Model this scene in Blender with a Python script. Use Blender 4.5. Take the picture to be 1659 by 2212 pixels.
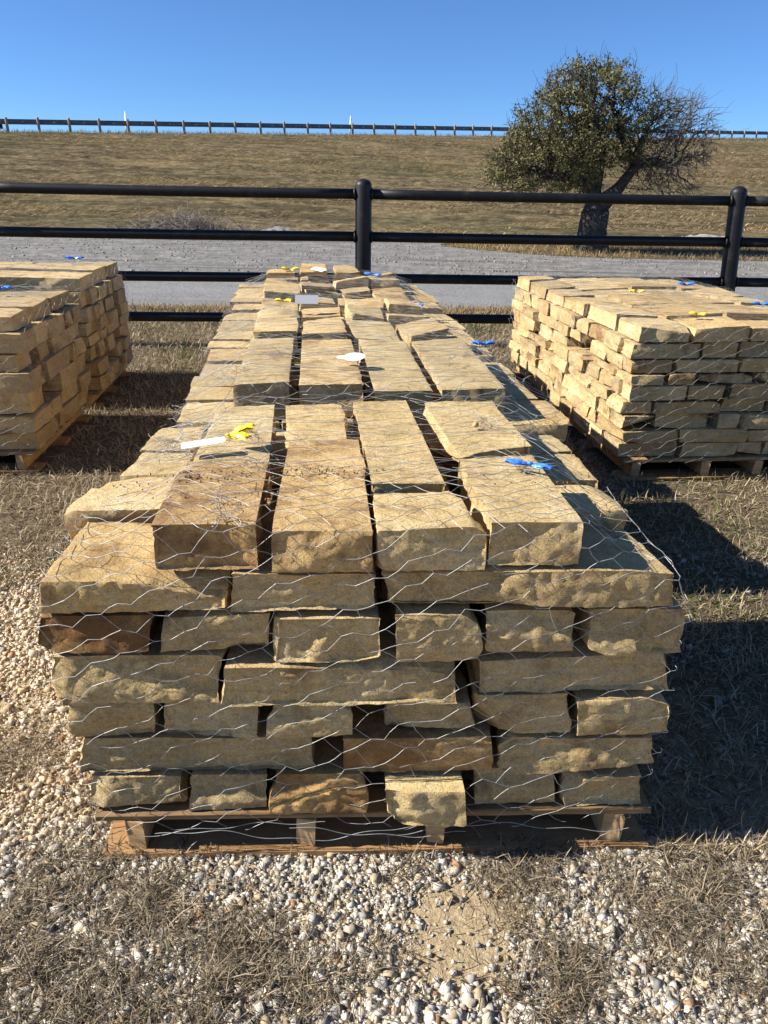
import bpy, math, random
import numpy as np
from mathutils import Matrix, Vector

for o in list(bpy.data.objects):
    bpy.data.objects.remove(o)
scene = bpy.context.scene
R = math.radians
rng = np.random.default_rng(7)
random.seed(7)

# ------------------------------------------------------------------ camera
cam_data = bpy.data.cameras.new('camera')
cam = bpy.data.objects.new('camera', cam_data)
scene.collection.objects.link(cam)
cam.matrix_world = (Matrix.Translation((0, 0, 1.425)) @ Matrix.Rotation(R(90 - 23.8), 4, 'X')
                    @ Matrix.Rotation(R(1.1), 4, 'Z'))
cam_data.sensor_fit = 'HORIZONTAL'
cam_data.sensor_width = 36.0
cam_data.lens = 36.0 * 1600 / 1659
cam_data.clip_start = 0.05
cam_data.clip_end = 3000
scene.camera = cam

# ------------------------------------------------------------------ light
SUN_EL = 35.0
SUN_DIR = Vector((-1.0, -0.078, 0)).normalized() * math.cos(R(SUN_EL)) + Vector((0, 0, math.sin(R(SUN_EL))))
world = bpy.data.worlds.new('World')
scene.world = world
world.use_nodes = True
wn = world.node_tree.nodes
wl = world.node_tree.links
wn.clear()
sky = wn.new('ShaderNodeTexSky')
sky.sky_type = 'NISHITA'
sky.sun_disc = False
sky.sun_elevation = R(SUN_EL)
sky.sun_rotation = math.atan2(SUN_DIR.x, SUN_DIR.y)
sky.altitude = 9000
sky.air_density = 2.3
sky.dust_density = 0.0
sky.ozone_density = 8.5
bg = wn.new('ShaderNodeBackground')
bg.inputs['Strength'].default_value = 0.075
wo = wn.new('ShaderNodeOutputWorld')
wl.new(sky.outputs[0], bg.inputs[0])
wl.new(bg.outputs[0], wo.inputs[0])

sun_data = bpy.data.lights.new('sun', 'SUN')
sun_data.energy = 5.0
sun_data.angle = R(0.53)
sun_data.color = (1.0, 0.955, 0.88)
sun = bpy.data.objects.new('sun', sun_data)
scene.collection.objects.link(sun)
sun.rotation_euler = SUN_DIR.to_track_quat('Z', 'Y').to_euler()

vs = scene.view_settings
vs.view_transform = 'Standard'
vs.look = 'None'
vs.exposure = 1.0
vs.gamma = 1.0
vs.use_curve_mapping = False

# ================================================================== helpers
COL = scene.collection


def link(o, parent=None):
    COL.objects.link(o)
    if parent is not None:
        o.parent = parent
    return o


def tag(o, label=None, cat=None, group=None, kind=None):
    if label:
        o['label'] = label
    if cat:
        o['category'] = cat
    if group:
        o['group'] = group
    if kind:
        o['kind'] = kind
    return o


def empty(name, loc=(0, 0, 0), rz=0.0):
    o = bpy.data.objects.new(name, None)
    o.empty_display_size = 0.1
    o.location = loc
    o.rotation_euler = (0, 0, rz)
    return link(o)


def mesh_np(name, V, T=None, Q=None, col=None, smooth=False):
    """mesh from numpy arrays: V (n,3), T (m,3) triangles, Q (k,4) quads, col (n,3) vertex colours"""
    me = bpy.data.meshes.new(name)
    V = np.asarray(V, dtype=np.float32)
    me.vertices.add(len(V))
    me.vertices.foreach_set('co', V.ravel())
    parts, starts, n = [], [], 0
    for A in (T, Q):
        if A is not None and len(A):
            A = np.asarray(A, dtype=np.int32)
            parts.append(A.ravel())
            starts.append(n + np.arange(len(A), dtype=np.int32) * A.shape[1])
            n += A.size
    loops = np.concatenate(parts)
    st = np.concatenate(starts)
    me.loops.add(n)
    me.loops.foreach_set('vertex_index', loops)
    me.polygons.add(len(st))
    me.polygons.foreach_set('loop_start', st)
    if smooth:
        me.polygons.foreach_set('use_smooth', np.ones(len(st), dtype=bool))
    me.update(calc_edges=True)
    if col is not None:
        at = me.color_attributes.new('Col', 'FLOAT_COLOR', 'POINT')
        c4 = np.ones((len(V), 4), dtype=np.float32)
        c4[:, :3] = col
        at.data.foreach_set('color', c4.ravel())
    return me


def obj(name, me, mat=None, parent=None, loc=(0, 0, 0)):
    o = bpy.data.objects.new(name, me)
    o.location = loc
    if mat is not None and not me.materials:
        me.materials.append(mat)
    return link(o, parent)


def _hash(ix, iy, iz, seed):
    h = (ix * 374761393 + iy * 668265263 + iz * 2147483647 + seed * 974634541) & 0xFFFFFFFF
    h = ((h ^ (h >> 13)) * 1274126177) & 0xFFFFFFFF
    h = ((h ^ (h >> 16)) * 2246822519) & 0xFFFFFFFF
    return ((h ^ (h >> 15)) & 0xFFFFFF) / float(0x7FFFFF) - 1.0


def vnoise(P, seed=0):
    i = np.floor(P).astype(np.int64)
    f = P - i
    f = f * f * f * (f * (f * 6 - 15) + 10)
    out = 0
    for dx in (0, 1):
        wx = f[:, 0] if dx else 1 - f[:, 0]
        for dy in (0, 1):
            wy = f[:, 1] if dy else 1 - f[:, 1]
            for dz in (0, 1):
                wz = f[:, 2] if dz else 1 - f[:, 2]
                out = out + wx * wy * wz * _hash(i[:, 0] + dx, i[:, 1] + dy, i[:, 2] + dz, seed)
    return out


def fbm(P, seed=0, octv=3, gain=0.5):
    a, s, tot = 1.0, 0.0, 0.0
    Q = np.array(P, dtype=np.float64)
    for k in range(octv):
        s = s + a * vnoise(Q, seed + k * 17)
        tot += a
        a *= gain
        Q = Q * 2.03 + 11.7
    return s / tot


def noise2(X, Y, sc, seed):
    return fbm(np.stack([X * sc, Y * sc, np.zeros_like(X)], 1), seed, 3)


def boxes_mesh(name, boxes, bevel=0.0):
    """list of (x0,x1,y0,y1,z0,z1)"""
    V, Q = [], []
    for (x0, x1, y0, y1, z0, z1) in boxes:
        b = len(V)
        V += [(x0, y0, z0), (x1, y0, z0), (x1, y1, z0), (x0, y1, z0), (x0, y0, z1), (x1, y0, z1), (x1, y1, z1), (x0, y1, z1)]
        Q += [(b, b + 3, b + 2, b + 1), (b + 4, b + 5, b + 6, b + 7), (b, b + 1, b + 5, b + 4), (b + 1, b + 2, b + 6, b + 5),
              (b + 2, b + 3, b + 7, b + 6), (b + 3, b, b + 4, b + 7)]
    return mesh_np(name, V, None, Q)


def tube_mesh_arrays(P0, P1, R0, R1, sides=4):
    """separate frusta for N segments"""
    P0 = np.asarray(P0, float)
    P1 = np.asarray(P1, float)
    n = len(P0)
    d = P1 - P0
    L = np.linalg.norm(d, axis=1, keepdims=True)
    d = d / np.maximum(L, 1e-9)
    ref = np.where(np.abs(d[:, 2:3]) < 0.9, np.array([[0, 0, 1.0]]), np.array([[1.0, 0, 0]]))
    a = np.cross(d, ref)
    a /= np.maximum(np.linalg.norm(a, axis=1, keepdims=True), 1e-9)
    b = np.cross(d, a)
    ang = np.arange(sides) * 2 * math.pi / sides
    ring = np.cos(ang)[None, :, None] * a[:, None, :] + np.sin(ang)[None, :, None] * b[:, None, :]
    R0 = np.broadcast_to(np.asarray(R0, float), (n,))[:, None, None]
    R1 = np.broadcast_to(np.asarray(R1, float), (n,))[:, None, None]
    V = np.concatenate([P0[:, None, :] + ring * R0, P1[:, None, :] + ring * R1], 1).reshape(-1, 3)
    base = (np.arange(n) * 2 * sides)[:, None]
    k = np.arange(sides)
    k2 = (k + 1) % sides
    Q = np.stack([base + k, base + k2, base + sides + k2, base + sides + k], 2).reshape(-1, 4)
    return V, Q


def tube_path(pts, rad, sides=10, cap=True):
    """continuous tube along a polyline"""
    pts = np.asarray(pts, float)
    n = len(pts)
    rad = np.broadcast_to(np.asarray(rad, float), (n,))
    tan = np.gradient(pts, axis=0)
    tan /= np.linalg.norm(tan, axis=1, keepdims=True)
    a = np.cross(tan[0], [0, 0, 1.0])
    if np.linalg.norm(a) < 1e-3:
        a = np.array([1.0, 0, 0])
    a /= np.linalg.norm(a)
    V = []
    ang = np.arange(sides) * 2 * math.pi / sides
    for i in range(n):
        a = a - tan[i] * (a @ tan[i])
        a /= np.linalg.norm(a)
        b = np.cross(tan[i], a)
        V.append(pts[i] + rad[i] * (np.cos(ang)[:, None] * a + np.sin(ang)[:, None] * b))
    V = np.concatenate(V)
    k = np.arange(sides)
    k2 = (k + 1) % sides
    Q = np.concatenate([np.stack([i * sides + k, i * sides + k2, (i + 1) * sides + k2, (i + 1) * sides + k], 1) for i in range(n - 1)])
    T = []
    if cap:
        V = np.concatenate([V, pts[:1], pts[-1:]])
        c0, c1 = len(V) - 2, len(V) - 1
        T = [(c0, (j + 1) % sides, j) for j in range(sides)] + [(c1, (n - 1) * sides + j, (n - 1) * sides + (j + 1) % sides) for j in range(sides)]
    return V, np.array(T, dtype=np.int32).reshape(-1, 3), Q


# ================================================================== materials
def new_mat(name):
    m = bpy.data.materials.new(name)
    m.use_nodes = True
    nt = m.node_tree
    nt.nodes.clear()
    out = nt.nodes.new('ShaderNodeOutputMaterial')
    bs = nt.nodes.new('ShaderNodeBsdfPrincipled')
    nt.links.new(bs.outputs[0], out.inputs[0])
    return m, nt, bs


class NT:
    """small node helper"""

    def __init__(s, nt):
        s.nt = nt

    def n(s, t, **kw):
        nd = s.nt.nodes.new(t)
        for k, v in kw.items():
            setattr(nd, k, v)
        return nd

    def l(s, a, b):
        s.nt.links.new(a, b)

    def noise(s, vec, scale, detail=4, rough=0.55, dist=0.0):
        nd = s.n('ShaderNodeTexNoise')
        nd.inputs['Scale'].default_value = scale
        nd.inputs['Detail'].default_value = detail
        nd.inputs['Roughness'].default_value = rough
        nd.inputs['Distortion'].default_value = dist
        if vec is not None:
            s.l(vec, nd.inputs['Vector'])
        return nd.outputs['Fac']

    def ramp(s, fac, stops):
        nd = s.n('ShaderNodeValToRGB')
        cr = nd.color_ramp
        while len(cr.elements) < len(stops):
            cr.elements.new(0.5)
        for e, (p, c) in zip(cr.elements, stops):
            e.position = p
            e.color = (c[0], c[1], c[2], 1) if hasattr(c, '__len__') else (c, c, c, 1)
        s.l(fac, nd.inputs[0])
        return nd.outputs[0]

    def mix(s, fac, a, b, mode='MIX'):
        nd = s.n('ShaderNodeMix', data_type='RGBA', blend_type=mode)
        for i, v in ((0, fac), (6, a), (7, b)):
            if hasattr(v, 'is_linked'):
                s.l(v, nd.inputs[i])
            elif i == 0:
                nd.inputs[0].default_value = v
            else:
                nd.inputs[i].default_value = (v[0], v[1], v[2], 1)
        return nd.outputs[2]

    def math(s, op, a, b=None):
        nd = s.n('ShaderNodeMath', operation=op)
        for i, v in ((0, a), (1, b)):
            if v is None:
                continue
            if hasattr(v, 'is_linked'):
                s.l(v, nd.inputs[i])
            else:
                nd.inputs[i].default_value = v
        return nd.outputs[0]

    def mapping(s, vec, scale):
        nd = s.n('ShaderNodeMapping')
        nd.inputs['Scale'].default_value = scale
        s.l(vec, nd.inputs['Vector'])
        return nd.outputs[0]

    def bump(s, h, strength, dist, bs, prev=None):
        nd = s.n('ShaderNodeBump')
        nd.inputs['Strength'].default_value = strength
        nd.inputs['Distance'].default_value = dist
        s.l(h, nd.inputs['Height'])
        if prev is not None:
            s.l(prev, nd.inputs['Normal'])
        if bs is not None:
            s.l(nd.outputs[0], bs.inputs['Normal'])
        return nd.outputs[0]


def mat_stone():
    m, nt, bs = new_mat('sandstone')
    h = NT(nt)
    tc = h.n('ShaderNodeTexCoord')
    oi = h.n('ShaderNodeObjectInfo')
    off = h.n('ShaderNodeVectorMath', operation='SCALE')
    off.inputs[0].default_value = (31.0, 17.0, 53.0)
    h.l(oi.outputs['Random'], off.inputs['Scale'])
    ad = h.n('ShaderNodeVectorMath', operation='ADD')
    h.l(tc.outputs['Object'], ad.inputs[0])
    h.l(off.outputs[0], ad.inputs[1])
    P = ad.outputs[0]
    big = h.noise(P, 7.0, 4, 0.6)
    c = h.ramp(big, [(0.3, (0.46, 0.335, 0.160)), (0.5, (0.565, 0.424, 0.210)), (0.7, (0.635, 0.50, 0.28))])
    # bedding streaks
    st = h.noise(h.mapping(P, (5, 5, 75)), 1.0, 4, 0.6)
    c = h.mix(h.math('MULTIPLY', h.ramp(st, [(0.35, 1.0), (0.5, 0.0)]), 0.28), c, (0.30, 0.195, 0.095))
    # fine grains
    gr = h.noise(P, 230, 3, 0.7)
    c = h.mix(0.75, c, h.ramp(gr, [(0.3, 0.30), (0.7, 0.70)]), 'OVERLAY')
    gr2 = h.noise(P, 60, 5, 0.7)
    c = h.mix(0.32, c, h.ramp(gr2, [(0.35, 0.28), (0.65, 0.72)]), 'OVERLAY')
    # weathered patches, greyer and darker
    wp = h.noise(P, 4.5, 7, 0.7, 0.6)
    c = h.mix(h.math('MULTIPLY', h.ramp(wp, [(0.52, 0.0), (0.68, 1.0)]), 0.32), c, (0.32, 0.25, 0.165))
    # iron stain, more of it where the object's alpha says so
    sn = h.noise(P, 9, 6, 0.62, 0.4)
    thr = h.math('ADD', sn, h.math('MULTIPLY', oi.outputs['Alpha'], 0.38))
    sm = h.ramp(thr, [(0.60, 0.0), (0.74, 1.0)])
    c = h.mix(h.math('MULTIPLY', sm, 0.8), c, h.mix(h.noise(P, 22, 4), (0.17, 0.098, 0.048), (0.33, 0.195, 0.09)))
    # pale lime dust
    du = h.noise(P, 16, 8, 0.75)
    c = h.mix(h.math('MULTIPLY', h.ramp(du, [(0.63, 0.0), (0.70, 1.0)]), 0.45), c, (0.60, 0.55, 0.45))
    # dark pits / soil specks
    so = h.noise(P, 42, 6, 0.7)
    c = h.mix(h.math('MULTIPLY', h.ramp(so, [(0.66, 0.0), (0.72, 1.0)]), 0.6), c, (0.14, 0.085, 0.045))
    c = h.mix(1.0, c, oi.outputs['Color'], 'MULTIPLY')
    h.l(c, bs.inputs['Base Color'])
    bs.inputs['Roughness'].default_value = 0.92
    bs.inputs['Specular IOR Level'].default_value = 0.2
    b1 = h.bump(h.noise(P, 44, 9, 0.75, 0.3), 0.65, 0.009, None)
    pit = h.ramp(h.noise(P, 90, 4, 0.6), [(0.30, 0.0), (0.42, 1.0)])
    b1 = h.bump(pit, 0.6, 0.004, None, b1)
    b2 = h.bump(h.noise(P, 190, 5, 0.75), 0.7, 0.004, None, b1)
    b3 = h.bump(st, 0.22, 0.004, bs, b2)
    return m


def mat_attr(name, rough=0.9, noise_sc=None, noise_amt=0.0, bump=None, translucent=0.0, spec=0.2):
    """colour from the mesh's own Col attribute, with grain"""
    m, nt, bs = new_mat(name)
    h = NT(nt)
    at = h.n('ShaderNodeAttribute', attribute_name='Col')
    c = at.outputs['Color']
    tc = h.n('ShaderNodeTexCoord')
    if noise_sc:
        c = h.mix(noise_amt, c, h.ramp(h.noise(tc.outputs['Object'], noise_sc, 4, 0.65), [(0.3, 0.25), (0.7, 0.75)]), 'OVERLAY')
    h.l(c, bs.inputs['Base Color'])
    bs.inputs['Roughness'].default_value = rough
    bs.inputs['Specular IOR Level'].default_value = spec
    if bump:
        h.bump(h.noise(tc.outputs['Object'], bump[0], 5, 0.65), bump[1], bump[2], bs)
    if translucent:
        tr = h.n('ShaderNodeBsdfTranslucent')
        h.l(c, tr.inputs[0])
        mx = h.n('ShaderNodeMixShader')
        mx.inputs[0].default_value = translucent
        h.l(bs.outputs[0], mx.inputs[1])
        h.l(tr.outputs[0], mx.inputs[2])
        out = [n for n in nt.nodes if n.type == 'OUTPUT_MATERIAL'][0]
        h.l(mx.outputs[0], out.inputs[0])
    return m


def mat_plain(name, col, rough=0.6, metal=0.0, var=None, bump=None, spec=0.4):
    m, nt, bs = new_mat(name)
    h = NT(nt)
    bs.inputs['Roughness'].default_value = rough
    bs.inputs['Metallic'].default_value = metal
    bs.inputs['Specular IOR Level'].default_value = spec
    tc = h.n('ShaderNodeTexCoord')
    if var:
        sc, c2, lo, hi = var
        c = h.mix(h.ramp(h.noise(tc.outputs['Object'], sc, 6, 0.65), [(lo, 0.0), (hi, 1.0)]), col, c2)
        h.l(c, bs.inputs['Base Color'])
    else:
        bs.inputs['Base Color'].default_value = (*col, 1)
    if bump:
        h.bump(h.noise(tc.outputs['Object'], bump[0], 5, 0.65), bump[1], bump[2], bs)
    return m


def mat_wood():
    m, nt, bs = new_mat('pallet_wood')
    h = NT(nt)
    tc = h.n('ShaderNodeTexCoord')
    oi = h.n('ShaderNodeObjectInfo')
    P = tc.outputs['Object']
    off = h.n('ShaderNodeVectorMath', operation='SCALE')
    off.inputs[0].default_value = (7.0, 3.0, 5.0)
    h.l(oi.outputs['Random'], off.inputs['Scale'])
    ad = h.n('ShaderNodeVectorMath', operation='ADD')
    h.l(P, ad.inputs[0])
    h.l(off.outputs[0], ad.inputs[1])
    g = h.noise(h.mapping(ad.outputs[0], (3, 26, 60)), 1.0, 5, 0.6, 0.6)
    c = h.ramp(g, [(0.25, (0.22, 0.135, 0.065)), (0.5, (0.35, 0.225, 0.11)), (0.75, (0.46, 0.315, 0.165))])
    d = h.noise(ad.outputs[0], 9, 6, 0.7)
    c = h.mix(h.math('MULTIPLY', h.ramp(d, [(0.5, 0.0), (0.68, 1.0)]), 0.6), c, (0.13, 0.08, 0.045))
    c = h.mix(1.0, c, oi.outputs['Color'], 'MULTIPLY')
    h.l(c, bs.inputs['Base Color'])
    bs.inputs['Roughness'].default_value = 0.85
    bs.inputs['Specular IOR Level'].default_value = 0.2
    h.bump(g, 0.5, 0.003, bs)
    return m


def mat_ground():
    """bare soil, lime grit and thatch of the yard"""
    m, nt, bs = new_mat('yard_soil')
    h = NT(nt)
    geo = h.n('ShaderNodeNewGeometry')
    P = geo.outputs['Position']
    big = h.noise(P, 0.9, 5, 0.6)
    fine = h.noise(P, 55, 6, 0.7)
    mid = h.noise(P, 9, 6, 0.65)
    thatch = h.ramp(h.noise(P, 30, 7, 0.75, 0.6), [(0.35, (0.06, 0.045, 0.028)), (0.5, (0.13, 0.10, 0.062)), (0.68, (0.24, 0.185, 0.115))])
    green = h.ramp(fine, [(0.35, (0.05, 0.06, 0.02)), (0.65, (0.15, 0.16, 0.06))])
    thatch = h.mix(h.ramp(h.noise(P, 1.7, 4, 0.6), [(0.56, 0.0), (0.70, 0.4)]), thatch, green)
    soil = h.ramp(fine, [(0.3, (0.30, 0.22, 0.125)), (0.5, (0.43, 0.33, 0.20)), (0.7, (0.55, 0.44, 0.29))])
    sep = h.n('ShaderNodeSeparateXYZ')
    h.l(P, sep.inputs[0])
    # grit was spread near the front of the first pallets; grass grows behind
    y = h.math('ADD', sep.outputs['Y'], h.math('MULTIPLY', h.math('SUBTRACT', mid, 0.5), 1.6))
    xr = h.n('ShaderNodeMapRange')
    xr.inputs['From Min'].default_value = 0.2
    xr.inputs['From Max'].default_value = 0.7
    h.l(sep.outputs['X'], xr.inputs['Value'])
    y = h.math('ADD', y, h.math('MULTIPLY', xr.outputs[0], 0.95))
    f = h.ramp(h.math('DIVIDE', y, 5.0), [(0.42, 0.0), (0.56, 1.0)])
    c = h.mix(f, soil, thatch)
    h.l(c, bs.inputs['Base Color'])
    bs.inputs['Roughness'].default_value = 0.97
    bs.inputs['Specular IOR Level'].default_value = 0.1
    b1 = h.bump(mid, 0.6, 0.03, None)
    h.bump(fine, 0.9, 0.012, bs, b1)
    return m


def mat_asphalt(name, stops, scale, speck, streak=None):
    m, nt, bs = new_mat(name)
    h = NT(nt)
    geo = h.n('ShaderNodeNewGeometry')
    P = geo.outputs['Position']
    c = h.ramp(h.noise(P, scale, 7, 0.7), stops)
    c = h.mix(0.8, c, h.ramp(h.noise(P, speck, 5, 0.85), [(0.33, 0.15), (0.67, 0.85)]), 'OVERLAY')
    if streak:
        s = h.noise(h.mapping(P, streak[0]), 1.0, 5, 0.6)
        c = h.mix(h.math('MULTIPLY', h.ramp(s, [(0.55, 0.0), (0.68, 1.0)]), streak[2]), c, streak[1])
    h.l(c, bs.inputs['Base Color'])
    bs.inputs['Roughness'].default_value = 0.95
    bs.inputs['Specular IOR Level'].default_value = 0.15
    h.bump(h.noise(P, speck, 4, 0.8), 0.6, 0.02, bs)
    return m


def mat_bank():
    m, nt, bs = new_mat('bank_grass')
    h = NT(nt)
    geo = h.n('ShaderNodeNewGeometry')
    P = geo.outputs['Position']
    mow = h.noise(h.mapping(P, (0.22, 0.9, 4.2)), 1.0, 7, 0.7, 0.5)
    tuft = h.noise(h.mapping(P, (2.6, 2.6, 7)), 1.0, 8, 0.8)
    patch = h.noise(h.mapping(P, (0.07, 0.11, 0.3)), 1.0, 4, 0.6)
    c = h.ramp(tuft, [(0.36, (0.055, 0.042, 0.022)), (0.5, (0.175, 0.132, 0.072)), (0.64, (0.33, 0.255, 0.145))])
    g = h.ramp(tuft, [(0.35, (0.055, 0.058, 0.026)), (0.65, (0.155, 0.145, 0.07))])
    c = h.mix(h.ramp(patch, [(0.46, 0.0), (0.62, 0.65)]), c, g)
    gold = h.noise(h.mapping(P, (0.12, 0.2, 0.6)), 1.0, 5, 0.65)
    c = h.mix(h.ramp(gold, [(0.54, 0.0), (0.68, 0.7)]), c, h.ramp(tuft, [(0.35, (0.20, 0.145, 0.07)), (0.65, (0.38, 0.275, 0.14))]))
    c = h.mix(h.math('MULTIPLY', h.ramp(mow, [(0.43, 1.0), (0.50, 0.0)]), 0.62), c, (0.05, 0.04, 0.024))
    h.l(c, bs.inputs['Base Color'])
    bs.inputs['Roughness'].default_value = 1.0
    bs.inputs['Specular IOR Level'].default_value = 0.05
    b1 = h.bump(mow, 0.8, 0.25, None)
    h.bump(tuft, 0.9, 0.15, bs, b1)
    return m


M = {}
M['stone'] = mat_stone()
M['wood'] = mat_wood()
M['wire'] = mat_plain('galvanised_wire', (0.46, 0.46, 0.445), 0.5, 0.5, (40, (0.27, 0.265, 0.25), 0.4, 0.65))
M['ground'] = mat_ground()
M['asphalt'] = mat_asphalt('pale_asphalt', [(0.3, (0.185, 0.178, 0.17)), (0.7, (0.245, 0.238, 0.23))], 0.8, 26,
                           ((0.12, 1.6, 1), (0.15, 0.145, 0.14), 0.4))
M['lot'] = mat_asphalt('grey_gravel', [(0.3, (0.12, 0.112, 0.10)), (0.5, (0.185, 0.174, 0.158)), (0.7, (0.27, 0.255, 0.23))], 1.6, 6.5,
                       ((0.13, 1.5, 1), (0.085, 0.08, 0.073), 0.9))
M['bank'] = mat_bank()
M['grass'] = mat_attr('dry_grass', 0.85, None, 0, None, 0.25, 0.15)
M['pebble'] = mat_attr('crushed_limestone', 0.9, 70, 0.45, (160, 0.5, 0.003))
M['bark'] = mat_attr('oak_bark', 0.95, 14, 0.7, (22, 1.0, 0.06))
M['leaf'] = mat_attr('oak_leaf', 0.6, None, 0, None, 0.2, 0.18)
M['black'] = mat_plain('black_pipe_paint', (0.008, 0.008, 0.009), 0.5, 0.0, (9, (0.030, 0.028, 0.026), 0.52, 0.78), (45, 0.25, 0.003), 0.32)
M['rail'] = mat_plain('weathered_galvanised_steel', (0.23, 0.25, 0.27), 0.55, 0.75, (3, (0.14, 0.15, 0.165), 0.4, 0.7))
M['gpost'] = mat_plain('grey_timber_post', (0.36, 0.32, 0.265), 0.9, 0.0, (9, (0.22, 0.19, 0.15), 0.4, 0.7), (40, 0.5, 0.01), 0.1)
M['white'] = mat_plain('white_plastic', (0.80, 0.80, 0.79), 0.5)
M['paper'] = mat_plain('white_card', (0.82, 0.82, 0.81), 0.6)
M['greycard'] = mat_plain('grey_card', (0.33, 0.33, 0.34), 0.6)
M['ink'] = mat_plain('black_ink', (0.02, 0.02, 0.025), 0.7)
M['blue'] = mat_plain('blue_film', (0.035, 0.16, 0.66), 0.35, 0.0, (60, (0.06, 0.24, 0.80), 0.4, 0.6))
M['yellow'] = mat_plain('yellow_film', (0.80, 0.56, 0.02), 0.35, 0.0, (60, (0.86, 0.66, 0.06), 0.4, 0.6))
M['carpaint'] = mat_plain('dark_car_paint', (0.012, 0.015, 0.022), 0.25, 0.3)
M['glass'] = mat_plain('dark_glass', (0.02, 0.025, 0.03), 0.08)
M['rubber'] = mat_plain('rubber', (0.015, 0.015, 0.015), 0.8)
M['chrome'] = mat_plain('bright_metal', (0.6, 0.6, 0.6), 0.25, 1.0)

# ================================================================== setting
# ground sheet
gx = np.concatenate([[-900, -200, -60], np.arange(-20, 20.1, 2.0), [60, 200, 900]])
gy = np.concatenate([[-300, -60, -10], np.arange(-2, 30.1, 2.0), [60, 200, 1500]])
GX, GY = np.meshgrid(gx, gy, indexing='ij')
Vg = np.stack([GX.ravel(), GY.ravel(), np.zeros(GX.size)], 1)
ni, nj = GX.shape
I, J = np.meshgrid(np.arange(ni - 1), np.arange(nj - 1), indexing='ij')
a = (I * nj + J).ravel()
Qg = np.stack([a, a + nj, a + nj + 1, a + 1], 1)
tag(obj('ground', mesh_np('ground', Vg, None, Qg), M['ground']), kind='structure')


def strip(name, near, far, mat, z, wob=0.0, x0=-120, x1=160, n=281, seed=1):
    xs = np.linspace(x0, x1, n)
    yn = near(xs) + wob * fbm(np.stack([xs * 1.3, xs * 0, xs * 0], 1), seed, 4)
    yf = far(xs) + wob * fbm(np.stack([xs * 1.1, xs * 0 + 5, xs * 0], 1), seed + 3, 4)
    V = np.concatenate([np.stack([xs, yn, xs * 0 + z], 1), np.stack([xs, yf, xs * 0 + z], 1)])
    k = np.arange(n - 1)
    Q = np.stack([k, k + 1, n + k + 1, n + k], 1)
    o = obj(name, mesh_np(name, V, None, Q), mat)
    return tag(o, kind='structure')


strip('road', lambda x: 9.42 + 0.085 * x, lambda x: 12.22 + 0.085 * x, M['asphalt'], 0.012, 0.10, -70, 90, 700)
strip('gravel_lot', lambda x: 12.22 + 0.085 * x, lambda x: 24.6 + 0 * x, M['lot'], 0.006, 0.25, -70, 90, 700, 5)

# embankment, its crest follows the highway that runs away to the right
CA = np.array([-25.15, 53.24, 4.13])
CB = np.array([40.46, 89.24, 6.66])


def bank_point(s, t):
    s = np.asarray(s, float)
    t = np.asarray(t, float)
    C = CA + s[..., None] * (CB - CA)
    toe_y = 23.6 + 0.4 * np.sin(s * 9)
    T = np.stack([C[..., 0] * toe_y / C[..., 1], toe_y, 0 * s], -1)
    P = T + (C - T) * t[..., None]
    zz = C[..., 2] * (0.10 * t + 0.90 * (t * 0.55 + 0.45 * t * t * (3 - 2 * t)))
    P[..., 2] = zz
    return P


SS = np.linspace(-0.32, 1.5, 520)
TT = np.linspace(0, 1, 150)
S2, T2 = np.meshgrid(SS, TT, indexing='ij')
PB = bank_point(S2.ravel(), T2.ravel())
rel = 0.10 * fbm(PB * np.array([0.12, 0.5, 2.2]), 3, 4) + 0.10 * fbm(PB * np.array([1.1, 1.1, 2.0]), 9, 3)
edge = np.clip(np.minimum(T2.ravel(), 1.0) * 12, 0, 1)
PB[:, 2] += rel * edge - 0.02 * (1 - edge)
nS, nT = S2.shape
# behind the crest: shoulder, carriageway, fall
extra = []
for dy, dz in ((1.2, 0.03), (14.0, 0.05), (34.0, -6.8)):
    Pc = bank_point(SS, np.ones_like(SS))
    dirn = np.array([-0.4812, 0.8766])
    Pc[:, 0] += dirn[0] * dy
    Pc[:, 1] += dirn[1] * dy
    Pc[:, 2] += dz
    extra.append(Pc)
grid = np.concatenate([PB.reshape(nS, nT, 3)] + [e[:, None, :] for e in extra], 1)
nT2 = grid.shape[1]
I, J = np.meshgrid(np.arange(nS - 1), np.arange(nT2 - 1), indexing='ij')
a = (I * nT2 + J).ravel()
Qb = np.stack([a, a + nT2, a + nT2 + 1, a + 1], 1)
tag(obj('embankment', mesh_np('embankment', grid.reshape(-1, 3), None, Qb, smooth=True), M['bank']), kind='structure')

# the highway on top of it
Pc = bank_point(SS, np.ones_like(SS))
dirn = np.array([-0.4812, 0.8766, 0])
V = np.concatenate([Pc + dirn * 2.0 + [0, 0, 0.07], Pc + dirn * 13.0 + [0, 0, 0.09]])
k = np.arange(nS - 1)
tag(obj('highway', mesh_np('highway', V, None, np.stack([k, k + 1, nS + k + 1, nS + k], 1)), M['asphalt']), kind='structure')

# verge of rough grass round the tree
ang = np.linspace(0, 2 * math.pi, 90, endpoint=False)
rx = 5.6 + 0.35 * fbm(np.stack([np.cos(ang) * 2, np.sin(ang) * 2, ang * 0], 1), 4, 3) * 3
V = np.stack([7.3 + rx * np.cos(ang), 20.3 + (2.75 + 0.25 * np.sin(ang * 5)) * np.sin(ang), ang * 0 + 0.012], 1)
V = np.concatenate([V, [[7.3, 20.3, 0.02]]])
T = np.array([(90, i, (i + 1) % 90) for i in range(90)])
tag(obj('verge', mesh_np('verge', V, T), M['bank']), kind='structure')

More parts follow.
